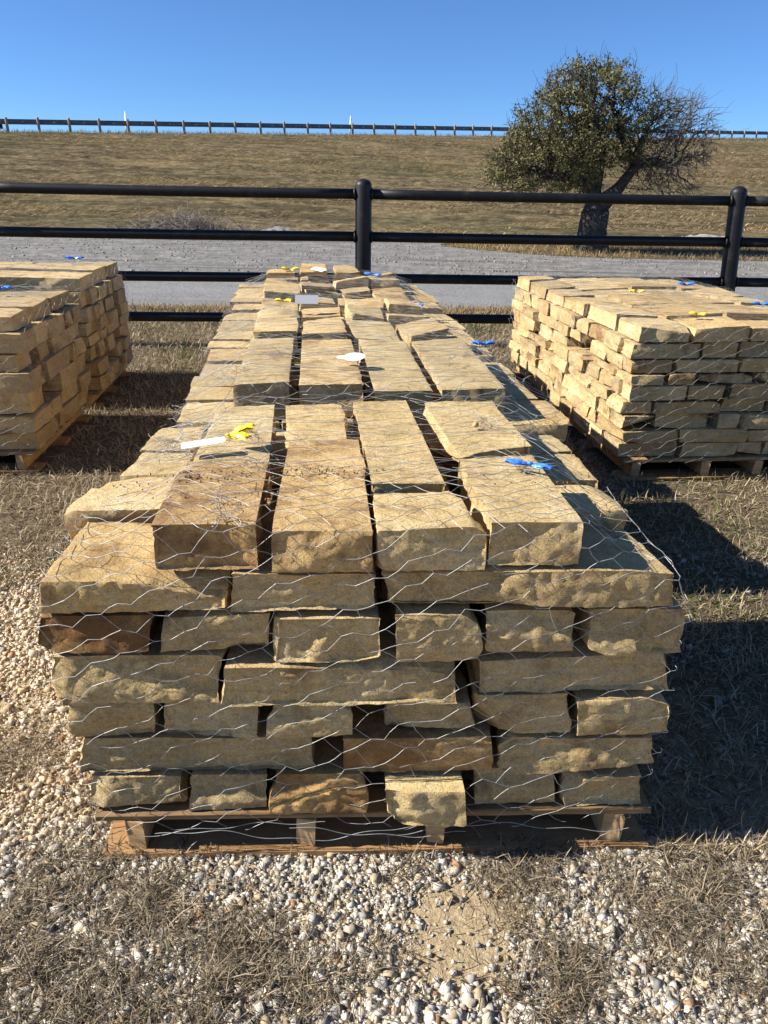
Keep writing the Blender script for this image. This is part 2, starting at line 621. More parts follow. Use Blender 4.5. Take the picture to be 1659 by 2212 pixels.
# ================================================================== stones
def stone_mesh(name, hexa, e=(0.01, 0.015, 0.01), rough=0.007, chips=6, seed=0, chipmax=0.03, topamp=0.35, facet=.13):
    """split sandstone block filling the eight corners hexa (bottom ring, then top ring)"""
    hx = np.asarray(hexa, float)
    L = (np.linalg.norm(hx[1] - hx[0]) + np.linalg.norm(hx[6] - hx[7])) / 2
    D = (np.linalg.norm(hx[3] - hx[0]) + np.linalg.norm(hx[6] - hx[5])) / 2
    Hh = (np.linalg.norm(hx[4] - hx[0]) + np.linalg.norm(hx[6] - hx[2])) / 2
    dims = np.array([L, D, Hh])
    n = [max(3, int(round(dims[i] / e[i]))) for i in range(3)]
    idx = -np.ones((n[0] + 1, n[1] + 1, n[2] + 1), dtype=np.int64)
    ii, jj, kk = np.meshgrid(*[np.arange(k + 1) for k in n], indexing='ij')
    surf = (ii == 0) | (ii == n[0]) | (jj == 0) | (jj == n[1]) | (kk == 0) | (kk == n[2])
    idx[surf] = np.arange(surf.sum())
    U = np.stack([ii[surf] / n[0], jj[surf] / n[1], kk[surf] / n[2]], 1)
    Q = []

    def quads(A, flip):
        q = np.stack([A[:-1, :-1], A[1:, :-1], A[1:, 1:], A[:-1, 1:]], -1).reshape(-1, 4)
        Q.append(q[:, ::-1] if flip else q)
    quads(idx[:, :, 0], True)
    quads(idx[:, :, -1], False)
    quads(idx[:, 0, :], False)
    quads(idx[:, -1, :], True)
    quads(idx[0, :, :], True)
    quads(idx[-1, :, :], False)
    rs = np.random.default_rng(seed * 7919 + 13)
    p = (U - 0.5) * dims
    half = dims / 2
    r = min(0.0035, Hh * 0.08)
    pc = np.clip(p, -(half - r), half - r)
    nn = p - pc
    nn /= np.maximum(np.linalg.norm(nn, axis=1, keepdims=True), 1e-9)
    p = pc + nn * r
    off = rs.uniform(-50, 50, 3)
    for c in range(chips):
        sg = rs.choice([-1.0, 1.0], 3)
        kind = rs.random()
        q = sg * half
        m = sg * np.array([1 / L, 1 / D, 1 / Hh]) * rs.uniform(0.3, 1.6, 3)
        if kind < 0.45:          # edge chip along one axis
            ax = rs.integers(0, 3)
            m[ax] = rs.normal(0, 0.25) / dims[ax]
            q[ax] = rs.uniform(-1, 1) * half[ax]
        m = m / np.linalg.norm(m)
        d = (0.15 + 0.85 * rs.random() ** 2.6) * chipmax * .62
        s = (p - q) @ m + d
        s = np.maximum(s, 0)
        p = p - m[None, :] * s[:, None]
    # split faces: broad facets that meet in crisp ridges
    for ax, sg in ((0, -1), (0, 1), (1, -1), (1, 1)):
        w_ = np.clip(nn[:, ax] * sg, 0, 1) ** 2
        if not (w_ > 0).any():
            continue
        ut = p[:, 1 - ax]
        hgt = np.full(len(p), .004)
        nk = max(2, int(dims[1 - ax] / .07))
        for k in range(nk):
            u0 = rs.uniform(-.5, .5) * dims[1 - ax]
            z0_ = rs.uniform(-.5, .5) * Hh
            hgt = np.minimum(hgt, rs.normal(0, facet) * (ut - u0) + rs.normal(0, facet * 1.3) * (p[:, 2] - z0_) + rs.uniform(.000, .006))
        p[:, ax] += sg * w_ * np.clip(hgt, -.016, .004)
    amp = rough * (1 - nn[:, 2] ** 2) + rough * topamp * nn[:, 2] ** 2
    pp = p + off
    dsp = 0.45 * fbm(pp * 8.0, seed, 2) + 0.5 * fbm(pp * 26.0, seed + 5, 2) + 0.5 * fbm(pp * 70.0, seed + 9, 2)
    p = p + nn * (amp * dsp)[:, None]
    p[:, 2] = np.clip(p[:, 2], -half[2] - 0.001, half[2] + 0.004)
    u = p / dims + 0.5
    x, y, z = u[:, 0:1], u[:, 1:2], u[:, 2:3]
    b = (1 - x) * (1 - y) * hx[0] + x * (1 - y) * hx[1] + x * y * hx[2] + (1 - x) * y * hx[3]
    t = (1 - x) * (1 - y) * hx[4] + x * (1 - y) * hx[5] + x * y * hx[6] + (1 - x) * y * hx[7]
    W = (1 - z) * b + z * t
    me = mesh_np(name, W, None, np.concatenate(Q), smooth=True)
    try:
        me.set_sharp_from_angle(angle=R(32))
    except Exception:
        pass
    me.materials.append(M['stone'])
    return me


_sid = [0]
TINTS = [(1.0, 1.0, 1.0), (1.06, 1.02, 0.97), (0.88, 0.87, 0.88), (1.08, 1.08, 1.08), (0.95, 0.88, 0.80), (0.80, 0.77, 0.76), (1.03, 0.95, 0.86), (1.0, 0.97, 0.94), (0.86, 0.78, 0.70)]


def stone(parent, hexa, tint=None, stain=0.1, **kw):
    _sid[0] += 1
    hx = np.asarray(hexa, float)
    c = hx.mean(0)
    me = stone_mesh('stone', hx - c, seed=_sid[0], **kw)
    o = obj('stone', me, None, parent, c)
    if tint is None:
        tint = random.choice(TINTS)
        k = random.uniform(0.9, 1.06)
        tint = tuple(v * k for v in tint)
    o.color = (*tint, stain)
    return o


def hex_box(x0, x1, y0, y1, z0, z1, j=0.008, rs=rng):
    h = np.array([(x0, y0, z0), (x1, y0, z0), (x1, y1, z0), (x0, y1, z0), (x0, y0, z1), (x1, y0, z1), (x1, y1, z1), (x0, y1, z1)], float)
    h[:, :2] += rs.uniform(-j, j, (8, 2))
    return h


def split(a, b, lo, hi):
    out = []
    x = a
    while x < b - 1e-6:
        w = random.uniform(lo, hi)
        if b - (x + w) < lo * 0.8:
            w = b - x
        out.append((x, x + w))
        x += w
    return out


def rand_stain():
    return random.choice([0.0, 0.0, 0.03, 0.05, 0.08, 0.1, 0.15, 0.3])


def ring_layer(st, z0, z1, hw, dep, e, front=True, left=True, right=True, back=True, lo=0.14, hi=0.46, skip=0.05, fine=None, core=False):
    """one course of stones round the load: x in [-hw, hw], y in [0, dep]"""
    ff = fine or e
    d0 = random.uniform(0.2, 0.3)
    d1 = random.uniform(0.2, 0.3)
    g = lambda: random.uniform(0.002, 0.012)
    if front:
        fl = .0 if left != 'fine' else .0
        for a, b in split(-hw + random.uniform(-.02, .03), hw + random.uniform(-.03, .02), lo, hi):
            yo = random.uniform(-0.012, 0.022)
            stone(st, hex_box(a + g(), b - g(), yo, d0 - .01, z0 + .001 + random.uniform(0, .002), z1 - random.uniform(0, .010)), None, rand_stain(), e=ff, chips=4, rough=.0055, chipmax=.022)
    if back:
        for a, b in split(-hw, hw, 0.35, 0.6):
            stone(st, hex_box(a + g(), b - g(), dep - d1, dep + random.uniform(-.02, .015), z0 + .001, z1 - .004), None, rand_stain(), e=(.04, .05, .03), chips=4)
    for s, on, fe in ((-1, left, ff), (1, right, ff)):
        if not on:
            continue
        vis = on == 'fine'
        for a, b in split(d0 if not vis else random.uniform(.09, .3), dep - (d1 if back else 0), random.choice((.08, .13, .2)) if vis else 0.2, random.choice((.26, .38, .52))):
            if vis and random.random() < skip:
                continue
            xo = hw + random.uniform(-0.025, 0.014)
            w = random.uniform(0.19, 0.27)
            x0, x1 = (xo - w, xo) if s > 0 else (-xo, -xo + w)
            stone(st, hex_box(x0, x1, a + g(), b - g(), z0 + .001, z1 - random.uniform(0, .012)), None, rand_stain(),
                  e=(fe[1], fe[0], fe[2]) if vis else (.04, .04, .03), chips=4 if vis else 2, rough=.006, chipmax=.022)
    if core:
        nx = 2
        for i in range(nx):
            for j in range(2):
                xa = -hw + .27 + i * (2 * hw - .54) / nx
                xb = xa + (2 * hw - .54) / nx
                ya = d0 + .01 + j * (dep - d0 - d1) / 2
                yb = ya + (dep - d0 - d1) / 2 - .012
                stone(st, hex_box(xa + .006, xb - .006, ya, yb, z0 + .001, z1 - random.uniform(.002, .02)), None, rand_stain(), e=(.05, .05, .03), chips=2)


def pallet(loc, rz, label, hw, dep, detail=True):
    p = empty('wooden_pallet', loc, rz)
    tag(p, label, 'pallet', 'wooden pallets under the stone stacks')

    def part(name, box, tint, bev=0.003):
        x0, x1, y0, y1, z0, z1 = box
        c = np.array([(x0 + x1) / 2, (y0 + y1) / 2, (z0 + z1) / 2])
        hx = hex_box(x0, x1, y0, y1, z0, z1, 0.003) - c
        if name == 'stringer':
            hx[[0, 4], 1] += .012          # saw cut not quite square
            hx[[4, 5], 1] -= .004
        me = plank_mesh(name, hx)
        o = obj(name, me, M['wood'], p, c)
        o.color = (*tint, 1)
        return o
    for i, y in enumerate(np.linspace(0, dep - .1, 6)):
        k = random.uniform(.68, .9)
        part('deck_board', (-hw + .012 + random.uniform(-.01, .01), hw - .008, y - .010, y + .088, .103, .121), (k, k * .97, k * .92))
    for x in (-.55, -.165, .133, .548):
        k = random.uniform(1.25, 1.5)
        part('stringer', (x * hw / .64 - .021, x * hw / .64 + .021, -.014, dep - .005, .0205, .1025), (k, k, k * .97))
    for y in (0, (dep - .12) / 2, dep - .13):
        k = random.uniform(.8, 1.0)
        part('bottom_board', (-hw + .01, hw - .005, y - .024, y + .108, .001, .0195), (k * 1.1, k * .98, k * .86))
    return p


def plank_mesh(name, hx):
    """a sawn board with eased, slightly wavy edges"""
    L = np.linalg.norm(hx[1] - hx[0])
    D = np.linalg.norm(hx[3] - hx[0])
    nx = max(2, int(L / .06))
    ny = max(2, int(D / .06))
    V, Q = [], []
    prof = []
    for (v, w) in ((0, .12), (.0, .88), (.04, 1), (.96, 1), (1, .88), (1, .12), (.96, 0), (.04, 0)):
        prof.append((v, w))
    along_x = L >= D
    n = nx if along_x else ny
    for i in range(n + 1):
        t = i / n
        for (v, w) in prof:
            x, y = (t, v) if along_x else (v, t)
            b = (1 - x) * (1 - y) * hx[0] + x * (1 - y) * hx[1] + x * y * hx[2] + (1 - x) * y * hx[3]
            tt = (1 - x) * (1 - y) * hx[4] + x * (1 - y) * hx[5] + x * y * hx[6] + (1 - x) * y * hx[7]
            V.append((1 - w) * b + w * tt + rng.normal(0, .0006, 3))
    m = len(prof)
    for i in range(n):
        for k in range(m):
            q = (i * m + k, i * m + (k + 1) % m, (i + 1) * m + (k + 1) % m, (i + 1) * m + k)
            Q.append(q if along_x else q)
    me = bpy.data.meshes.new(name)
    faces = Q + [tuple(range(m))] + [tuple(n * m + k for k in range(m))]
    me.from_pydata([tuple(v) for v in V], [], faces)
    import bmesh
    bm = bmesh.new()
    bm.from_mesh(me)
    bmesh.ops.recalc_face_normals(bm, faces=bm.faces)
    bm.to_mesh(me)
    bm.free()
    return me


# ------------------------------------------------------------------ the nearest load, laid out stone by stone
Y1 = R(2.56)
S1 = empty('stone_stack', (-0.001, 1.2765, 0), Y1)
tag(S1, 'nearest stack of tan sandstone blocks under netting, seven courses on its pallet', 'stone stack', 'netted stacks of tan sandstone')
pallet((-0.001, 1.2765, 0), Y1, 'pale pallet with four stringer ends showing under the nearest stone stack', 0.64, 0.98)
BROWN = (0.62, 0.50, 0.38)
ORNG = (0.95, 0.80, 0.62)
GREY = (0.78, 0.80, 0.80)
N_ = (1, 1, 1)
# (x0,x1 at bottom, x0,x1 at top, z0, z1, y front, depth, tint, stain)
FRONT = [
    # course 1
    (-.653, -.443, -.636, -.430, .122, .222, .000, .27, (.93, .9, .85), .1), (-.432, -.246, -.424, -.241, .122, .222, -.004, .25, (.9, .88, .85), .1),
    (-.243, -.020, -.237, -.022, .122, .228, -.012, .26, ORNG, .40), (.010, .205, .008, .196, .116, .222, -.055, .30, (1.0, .98, .9), .0),
    (.214, .418, .208, .405, .122, .222, .004, .25, (.92, .9, .86), .1), (.428, .616, .415, .600, .122, .215, -.012, .26, (1.02, 1, .95), .05),
    # course 2
    (-.656, -.142, -.640, -.140, .223, .322, .002, .28, (.86, .84, .8), .15), (-.088, .262, -.086, .254, .229, .328, -.010, .27, ORNG, .38),
    (.275, .632, .268, .612, .222, .320, -.008, .28, (1.0, .97, .9), .25),
    # course 3
    (-.672, -.477, -.660, -.467, .329, .424, .003, .26, (.95, .92, .86), .1), (-.474, -.255, -.463, -.250, .326, .422, -.002, .25, N_, .1),
    (-.252, -.049, -.248, -.050, .330, .417, -.006, .25, (1, .98, .93), .1), (.017, .211, .015, .205, .330, .406, .016, .22, (.9, .88, .84), .15),
    (.213, .427, .205, .412, .324, .434, .004, .26, (.88, .86, .83), .05), (.427, .648, .415, .630, .326, .424, -.004, .26, (1, .97, .9), .1),
    # course 4
    (-.692, -.332, -.672, -.323, .426, .545, -.004, .28, (.97, .95, .9), .1), (-.331, .171, -.322, .165, .418, .520, -.014, .29, (1.02, 1, .94), .05),
    (.206, .630, .198, .612, .436, .531, .002, .27, (.9, .89, .87), .05),
    # course 5
    (-.700, -.461, -.682, -.450, .548, .640, -.004, .27, BROWN, .6), (-.455, -.222, -.443, -.217, .547, .640, .004, .25, (.92, .9, .85), .15),
    (-.222, .008, -.215, .004, .522, .632, -.012, .26, (.96, .94, .9), .05), (.023, .212, .020, .202, .524, .640, -.008, .26, (.93, .9, .85), .1),
    (.212, .411, .204, .398, .534, .640, .006, .25, (.88, .86, .82), .05), (.431, .640, .418, .622, .533, .640, .002, .27, (.85, .83, .8), .1),
    # course 6
    (-.676, -.312, -.662, -.304, .642, .730, -.004, .26, (1.0, .93, .82), .2), (-.306, -.006, -.300, -.006, .642, .730, -.006, .27, (.98, .95, .9), .1),
    (.004, .604, .002, .588, .642, .738, -.004, .29, (.86, .83, .78), .1),
]
HE = (.0085, .016, .0075)
for (a0, a1, b0, b1, z0, z1, yf, dp, tint, stn) in FRONT:
    z1 -= .003
    j = lambda: random.uniform(-.004, .004)
    hx = [(a0, yf + j(), z0 + .001), (a1, yf + j(), z0 + .001 + abs(j())), (a1 - .01, yf + dp, z0 + .001), (a0 + .01, yf + dp, z0 + .001),
          (b0, yf + j() + .004, z1 + j() * .6), (b1, yf + j() + .004, z1 + j() * .6), (b1 - .01, yf + dp, z1), (b0 + .01, yf + dp, z1)]
    stone(S1, hx, tint, stn, e=HE, rough=.0085, chips=7, chipmax=.030, facet=.19)


def quad_stone(st, quad, z0, z1, tint=None, stn=.1, skew=.006, tilt=(0, 0, 0, 0), **kw):
    q = np.asarray(quad, float)
    c = q.mean(0)
    low = c + (q - c) * (1 + skew)
    hx = [(*low[i], z0) for i in range(4)] + [(*q[i], z1 + tilt[i]) for i in range(4)]
    return stone(st, hx, tint, stn, **kw)


TOP1 = [
    ([(-.447, .002), (-.233, .004), (-.245, .358), (-.458, .356)], .733, .832, (.84, .72, .62), .35),
    ([(-.446, .366), (-.246, .372), (-.284, .885), (-.453, .862)], .733, .822, N_, .05),
    ([(-.222, .0), (-.012, .004), (-.037, .555), (-.227, .540)], .733, .824, (1.0, .90, .78), .25),
    ([(-.229, .552), (-.066, .566), (-.086, .925), (-.270, .902)], .733, .812, (1.04, 1.0, .93), .05),
    ([(-.010, .0), (.200, .008), (.174, .208), (-.016, .205)], .733, .824, (1.06, 1.03, .96), .05),
    ([(-.025, .218), (.153, .222), (.110, .922), (-.066, .892)], .733, .828, (1.0, .96, .88), .1),
    ([(.202, .006), (.396, .010), (.380, .408), (.186, .388)], .742, .834, (.97, .95, .91), .1),
    ([(.190, .405), (.398, .470), (.362, .902), (.141, .878)], .740, .836, (1.06, 1.04, .98), .05),
]
for q, z0, z1, tint, stn in TOP1:
    quad_stone(S1, q, z0, z1, tint, stn, e=(.0085, .012, .0075), rough=.0080, chips=5, chipmax=.020, topamp=.35, facet=.17,
               tilt=[random.uniform(-.004, .004) for _ in range(4)])
# stones on the shoulders of the load, lower than the top course
SIDE1 = [
    ([(-.705, .268), (-.482, .272), (-.494, .40), (-.69, .39)], .645, .748, (1.14, 1.13, 1.12), .0),
    ([(-.69, .398), (-.492, .41), (-.496, .505), (-.655, .498)], .645, .738, (1.05, 1.0, .92), .05),
    ([(-.652, .507), (-.494, .513), (-.498, .69), (-.645, .68)], .645, .738, N_, .1),
    ([(-.648, .694), (-.494, .70), (-.502, .92), (-.64, .91)], .645, .742, (1.0, .96, .9), .1),
    ([(.40, .292), (.588, .29), (.582, .468), (.39, .455)], .648, .738, (1.03, 1.02, .97), .05),
    ([(.39, .475), (.582, .478), (.574, .70), (.385, .69)], .648, .738, (1.02, .99, .92), .05),
    ([(.385, .70), (.574, .712), (.552, .90), (.375, .885)], .648, .734, N_, .1),
]
for q, z0, z1, tint, stn in SIDE1:
    quad_stone(S1, q, z0, z1, tint, stn, e=(.010, .011, .009), rough=.007, chips=6, chipmax=.02, tilt=[random.uniform(-.006, .006) for _ in range(4)])
CZ = [.122, .223, .326, .422, .532, .642]
for i in range(5):
    ring_layer(S1, CZ[i], CZ[i + 1], .64, .96, (.03, .03, .03), front=False, core=(i == 4))
ring_layer(S1, CZ[5], .728, .47, .92, (.03, .03, .03), front=False, left=False, right=False, core=True)

# a pebble that came to rest on the far top stone
def rock_variants(n, seed, sub=1, cuts=7):
    import bmesh
    out = []
    rs = np.random.default_rng(seed)
    for i in range(n):
        bm = bmesh.new()
        bmesh.ops.create_icosphere(bm, subdivisions=sub, radius=1.0)
        V = np.array([v.co[:] for v in bm.verts])
        F = np.array([[v.index for v in f.verts] for f in bm.faces])
        bm.free()
        V = V * rs.uniform(.9, 1.06, (len(V), 1)) * rs.uniform(.6, 1.2, 3)
        for c in range(cuts):
            m = rs.normal(size=3)
            m /= np.linalg.norm(m)
            s = np.maximum(V @ m - rs.uniform(.38, .72), 0)
            V = V - s[:, None] * m
        out.append((V, F))
    return out


# ------------------------------------------------------------------ the other loads
def load(loc, yaw, hw, dep, nl, ztop, label, plabel, rows, cols, topw, left=True, right=True, e=(.02, .025, .016), front=True, fulltop=False, lo=.14, hi=.46, skip=.05, jumble=1.0):
    st = empty('stone_stack', (loc[0], loc[1], 0), R(yaw))
    tag(st, label, 'stone stack', 'netted stacks of tan sandstone')
    pallet((loc[0], loc[1], 0), R(yaw), plabel, hw - .02, dep)
    hs = [random.uniform(.8, 1.2) for _ in range(nl)]
    tot = sum(hs)
    z = .122
    zs = [z]
    for h_ in hs:
        z += h_ * (ztop - .122) / tot
        zs.append(z)
    for i in range(nl - 1):
        f = 1.0 - .015 * abs(i - nl * .6) / nl
        ring_layer(st, zs[i], zs[i + 1], hw * f + random.uniform(-.012, .012), dep, (.04, .04, .03), front, left, right, True, fine=e, core=(i >= nl - 3), lo=lo, hi=hi, skip=skip)
    z0, z1 = zs[-2], zs[-1]
    # the top course: rows of stones running back
    yy = 0.0
    for (ya, yb) in rows:
        xs = np.linspace(-topw, topw, cols + 1) if isinstance(cols, int) else np.array(cols) * topw
        xs = xs + np.concatenate([[0], rng.uniform(-.02, .02, len(xs) - 2), [0]])
        for a, b in zip(xs[:-1], xs[1:]):
            ja, jb = random.uniform(-.03, .03), random.uniform(-.03, .03)
            if ya < .05:
                ja = random.uniform(-.01, .02)
            g = random.uniform(.004, .014)
            dz = random.uniform(-.016, .012) * jumble
            ti_ = random.uniform(-.010, .010) * jumble
            tj_ = random.uniform(-.008, .008) * jumble
            quad_stone(st, [(a + g, ya + max(ja, 0) + .006), (b - g, ya + max(ja, 0) + .006 + random.uniform(0, .02)), (b - g, yb - .006 - max(jb, 0)), (a + g, yb - .006 - max(jb, 0))],
                       z0 + .001, z1 + dz, None, rand_stain(), e=e, chips=4, rough=.006, chipmax=.018, tilt=[-ti_ - tj_, ti_ - tj_, ti_ + tj_, -ti_ + tj_])
    return st, zs


LD = {}
LD['s2'] = load((-.045, 2.39), 5.6, .68, .88, 7, .82, 'second stack from the camera in the middle row, a round white tag on top',
                'pallet under the second stone stack of the middle row', [(0, .86)], [-1, -.52, -.01, .49, 1], .47, e=(.014, .018, .012))
LD['s3'] = load((-.15, 3.31), 7.2, .68, 1.28, 7, .81, 'third stack from the camera in the middle row, a grey card lying on it',
                'pallet under the third stone stack of the middle row', [(0, .50), (.51, .76), (.77, 1.02), (1.03, 1.27)], 4, .45, e=(.016, .02, .014), jumble=2.0)
LD['s4'] = load((-.30, 4.74), 7.5, .68, 1.25, 7, .80, 'farthest stack of the middle row, just in front of the black fence post',
                'pallet under the farthest stone stack of the middle row', [(0, .30), (.31, .60), (.61, .90), (.91, 1.22)], 4, .48, e=(.018, .022, .015), jumble=2.2)
LD['l1'] = load((-2.46, 3.60), 5.6, .66, 1.05, 7, .81, 'stack cut by the left photo edge, shaded stone side nearest the camera',
                'pallet under the nearer stone stack on the left', [(0, .3), (.31, .62), (.63, 1.04)], [-1, .1, 1], .63, right='fine', e=(.016, .02, .014), lo=.24, hi=.62, skip=.10)
LD['l2'] = load((-2.57, 4.80), 6.0, .66, 1.05, 8, .86, 'farther of the two left stacks, blue ribbon at its top corner',
                'pallet under the farther stone stack on the left', [(0, .35), (.36, .7), (.71, 1.04)], [-1, .05, 1], .63, right='fine', e=(.018, .022, .015), hi=.5, skip=.10)
LD['r1'] = load((1.885, 3.78), 6.4, .665, 1.20, 9, .81, 'right-hand stack nearer the camera, dark front face and sunlit left side',
                'pallet under the nearer stone stack on the right', [(0, .3), (.31, .78), (.79, 1.19)], [-1, -.55, -.05, .5, 1], .65, left='fine', e=(.015, .018, .012), hi=.42, skip=.06)
LD['r2'] = load((1.80, 5.13), 6.8, .67, 1.15, 8, .78, 'farther stack on the right, sunlit side towards the middle row',
                'pallet under the farther stone stack on the right', [(0, .38), (.39, .78), (.79, 1.14)], [-1, -.6, 0, .55, 1], .655, left='fine', e=(.018, .022, .015), hi=.45, skip=.06)
# loose stones propped up on the far end of the last middle stack
for (x, y, w, d, dz) in ((-.12, .92, .21, .28, .035), (.12, .95, .19, .26, .02), (-.36, .85, .2, .2, .01)):
    quad_stone(LD['s4'][0], [(x - w / 2, y), (x + w / 2, y + .01), (x + w / 2 - .02, y + d), (x - w / 2 + .01, y + d)], .806, .838, None, .1, tilt=(0, 0, dz, dz), e=(.018, .02, .014), rough=.008, chips=6)

# ================================================================== wire netting
def hexnet(a0, a1, b0, b1, pa, pb, fmap, r=.0007, jit=.004, seed=0, drop=0.0, tw=.22):
    """hexagonal netting laid out on (a, b) and carried into space by fmap; twists run along a"""
    rs = np.random.default_rng(seed)
    na = int((a1 - a0) / (pa / 2)) + 1
    nb = int((b1 - b0) / pb) + 2
    I_, J_ = np.meshgrid(np.arange(na), np.arange(nb), indexing='ij')
    ca = a0 + I_ * pa / 2 + rs.normal(0, jit, I_.shape)
    cb = b0 + (J_ - .5 * (I_ % 2)) * pb + rs.normal(0, jit, I_.shape) + .06 * pb * np.where(I_ % 2 == 0, 1, -1)
    sk = rs.normal(.002, jit * .6, I_.shape)
    tl = tw * pa / 2
    Lp = np.stack([ca - tl, cb - sk], -1)
    Rp = np.stack([ca + tl, cb + sk], -1)
    segs, rad = [], []
    # twisted pairs, drawn as a beaded thicker wire
    for k in range(3):
        t0, t1 = k / 3, (k + 1) / 3
        segs.append(np.stack([Lp + (Rp - Lp) * t0, Lp + (Rp - Lp) * t1], -2).reshape(-1, 2, 2))
        rad.append(np.full(Lp.shape[0] * Lp.shape[1], r * 1.3))
    for dj in (0, 1):
        A, B = [], []
        for i in range(na - 1):
            # neighbours of column i: shifted by half a cell
            o = (0 if dj == 0 else 1) if i % 2 == 0 else (0 if dj == 0 else -1)
            js = np.arange(nb)
            jn = js + o
            ok = (jn >= 0) & (jn < nb)
            A.append(Rp[i, js[ok]])
            B.append(Lp[i + 1, jn[ok]])
        A = np.concatenate(A)
        B = np.concatenate(B)
        keep = rs.random(len(A)) > drop
        A, B = A[keep], B[keep]
        mid = (A + B) / 2 + rs.normal(0, jit * .35, A.shape)
        segs += [np.stack([A, mid], -2), np.stack([mid, B], -2)]
        rad += [np.full(len(A), r)] * 2
    sg = np.concatenate(segs)
    rd = np.concatenate(rad)
    okb = (sg[:, :, 1].min(1) >= b0 - 1e-6) & (sg[:, :, 1].max(1) <= b1) & (sg[:, :, 0].max(1) <= a1 + .02)
    sg, rd = sg[okb], rd[okb]
    P = fmap(sg.reshape(-1, 2)).reshape(-1, 2, 3)
    return P[:, 0], P[:, 1], rd


def strands(pts_list, r):
    P0, P1 = [], []
    for p in pts_list:
        p = np.asarray(p, float)
        P0.append(p[:-1])
        P1.append(p[1:])
    P0 = np.concatenate(P0)
    return P0, np.concatenate(P1), np.full(len(P0), r)


def net_object(parts, loc, yaw, label, sides=4):
    P0 = np.concatenate([p[0] for p in parts])
    P1 = np.concatenate([p[1] for p in parts])
    rr = np.concatenate([p[2] for p in parts])
    d = P1 - P0
    Ln = np.linalg.norm(d, axis=1, keepdims=True)
    ext = np.minimum(.25 * rr[:, None] / np.maximum(Ln, 1e-6), .1)
    V, Q = tube_mesh_arrays(P0 - d * ext, P1 + d * ext, rr, rr, sides)
    o = obj('wire_netting', mesh_np('wire_netting', V, None, Q, smooth=True), M['wire'], None, loc)
    o.rotation_euler = (0, 0, yaw)
    tag(o, label, 'wire netting', 'wire netting over the stone stacks')
    return o


def wob(P, amp, sc, seed):
    return np.stack([amp * fbm(P * sc, seed, 2), amp * fbm(P * sc + 7, seed + 31, 2), amp * fbm(P * sc + 13, seed + 57, 2)], 1)


def ties_pull(X, Yy, ties, rad, k):
    for (tx, ty) in ties:
        d2 = (X - tx) ** 2 * .35 + (Yy - ty) ** 2
        w = k * np.exp(-d2 / rad ** 2)
        X = X + (tx - X) * w * .55
        Yy = Yy + (ty - Yy) * w
    return X, Yy


def curl_tangle(c, n, rad, r, seed, flat=.5, length=.08):
    rs = np.random.default_rng(seed)
    out = []
    for i in range(n):
        p = np.array(c) + rs.normal(0, rad, 3) * [1.5, 1, flat]
        d = rs.normal(size=3) * [1, 1, flat]
        d /= np.linalg.norm(d)
        ax = rs.normal(size=3)
        pts = [p]
        for k in range(6):
            d = d + np.cross(ax, d) * rs.uniform(.15, .5) + rs.normal(0, .12, 3)
            d /= np.linalg.norm(d)
            p = p + d * length / 6
            p[2] = max(p[2], c[2] - .012)
            pts.append(p)
        out.append(pts)
    return strands(out, r)


def prof_drape(hw, ztop, zs, topw, hr=None):
    """path over the load from left to right: list of (s, x, z)"""
    hr = hr or hw
    pts = [(-hw + .012, .10), (-hw + .008, zs - .03), (-hw + .03, zs + .012), (-topw - .03, ztop - .02), (-topw + .03, ztop + .012), (0, ztop + .016),
           (topw - .03, ztop + .012), (topw + .03, ztop - .02), (hr - .03, zs + .012), (hr - .008, zs - .03), (hr - .012, .10)]
    pts = np.array(pts)
    s = np.concatenate([[0], np.cumsum(np.linalg.norm(np.diff(pts, axis=0), axis=1))])
    return s, pts


def front_map(ztop, seed, bulge=.02, edge=None, shoulder=None):
    """net down the front: turns the corners of the load and folds over its top"""
    ez, eL, eR = edge
    dx, dz = shoulder

    def f(ab):
        x, b = ab[:, 0], ab[:, 1]
        zf = np.interp(x, dx, dz)
        over = np.maximum(b - zf, 0)
        z = np.minimum(b, zf) + .006 * np.sin(np.minimum(over * 30, 1.57))
        xl, xr = np.interp(z, ez, eL) + .006, np.interp(z, ez, eR) - .010
        exc = np.maximum(xl - x, 0) + np.maximum(x - xr, 0)
        x = np.clip(x, xl, xr)
        y = -bulge - .006 * np.sin(x * 9) + exc
        y = np.where(over > 0, over + exc - bulge * np.exp(-over * 30), y)
        P = np.stack([x, y, z], 1)
        return P + wob(P, .012, 7, seed) * np.array([1, 1, .55])
    return f


def top_map(hw, ztop, zs, topw, seed, ties, pull=.55, rad=.13, hr=None):
    s, pts = prof_drape(hw, ztop, zs, topw, hr)

    def f(ab):
        sx = np.interp(ab[:, 0], s, pts[:, 0])
        yy = ab[:, 1].copy()
        yy = yy + .035 * fbm(np.stack([ab[:, 0] * 3, ab[:, 1] * 3, ab[:, 0] * 0], 1), seed, 2)
        sx, yy = ties_pull(sx, yy, ties, rad, pull)
        z = np.interp(sx, pts[1:-1, 0], pts[1:-1, 1])
        low = (ab[:, 0] < s[1]) | (ab[:, 0] > s[-2])
        z = np.where(low, np.interp(ab[:, 0], s, pts[:, 1]), z)
        sx = np.where(low, np.interp(ab[:, 0], s, pts[:, 0]), sx)
        P = np.stack([sx, yy, z], 1)
        w = wob(P, .012, 8, seed + 3)
        w[:, 2] = np.abs(w[:, 2]) * 1.3
        return P + w
    return f, (s[2], s[-3])


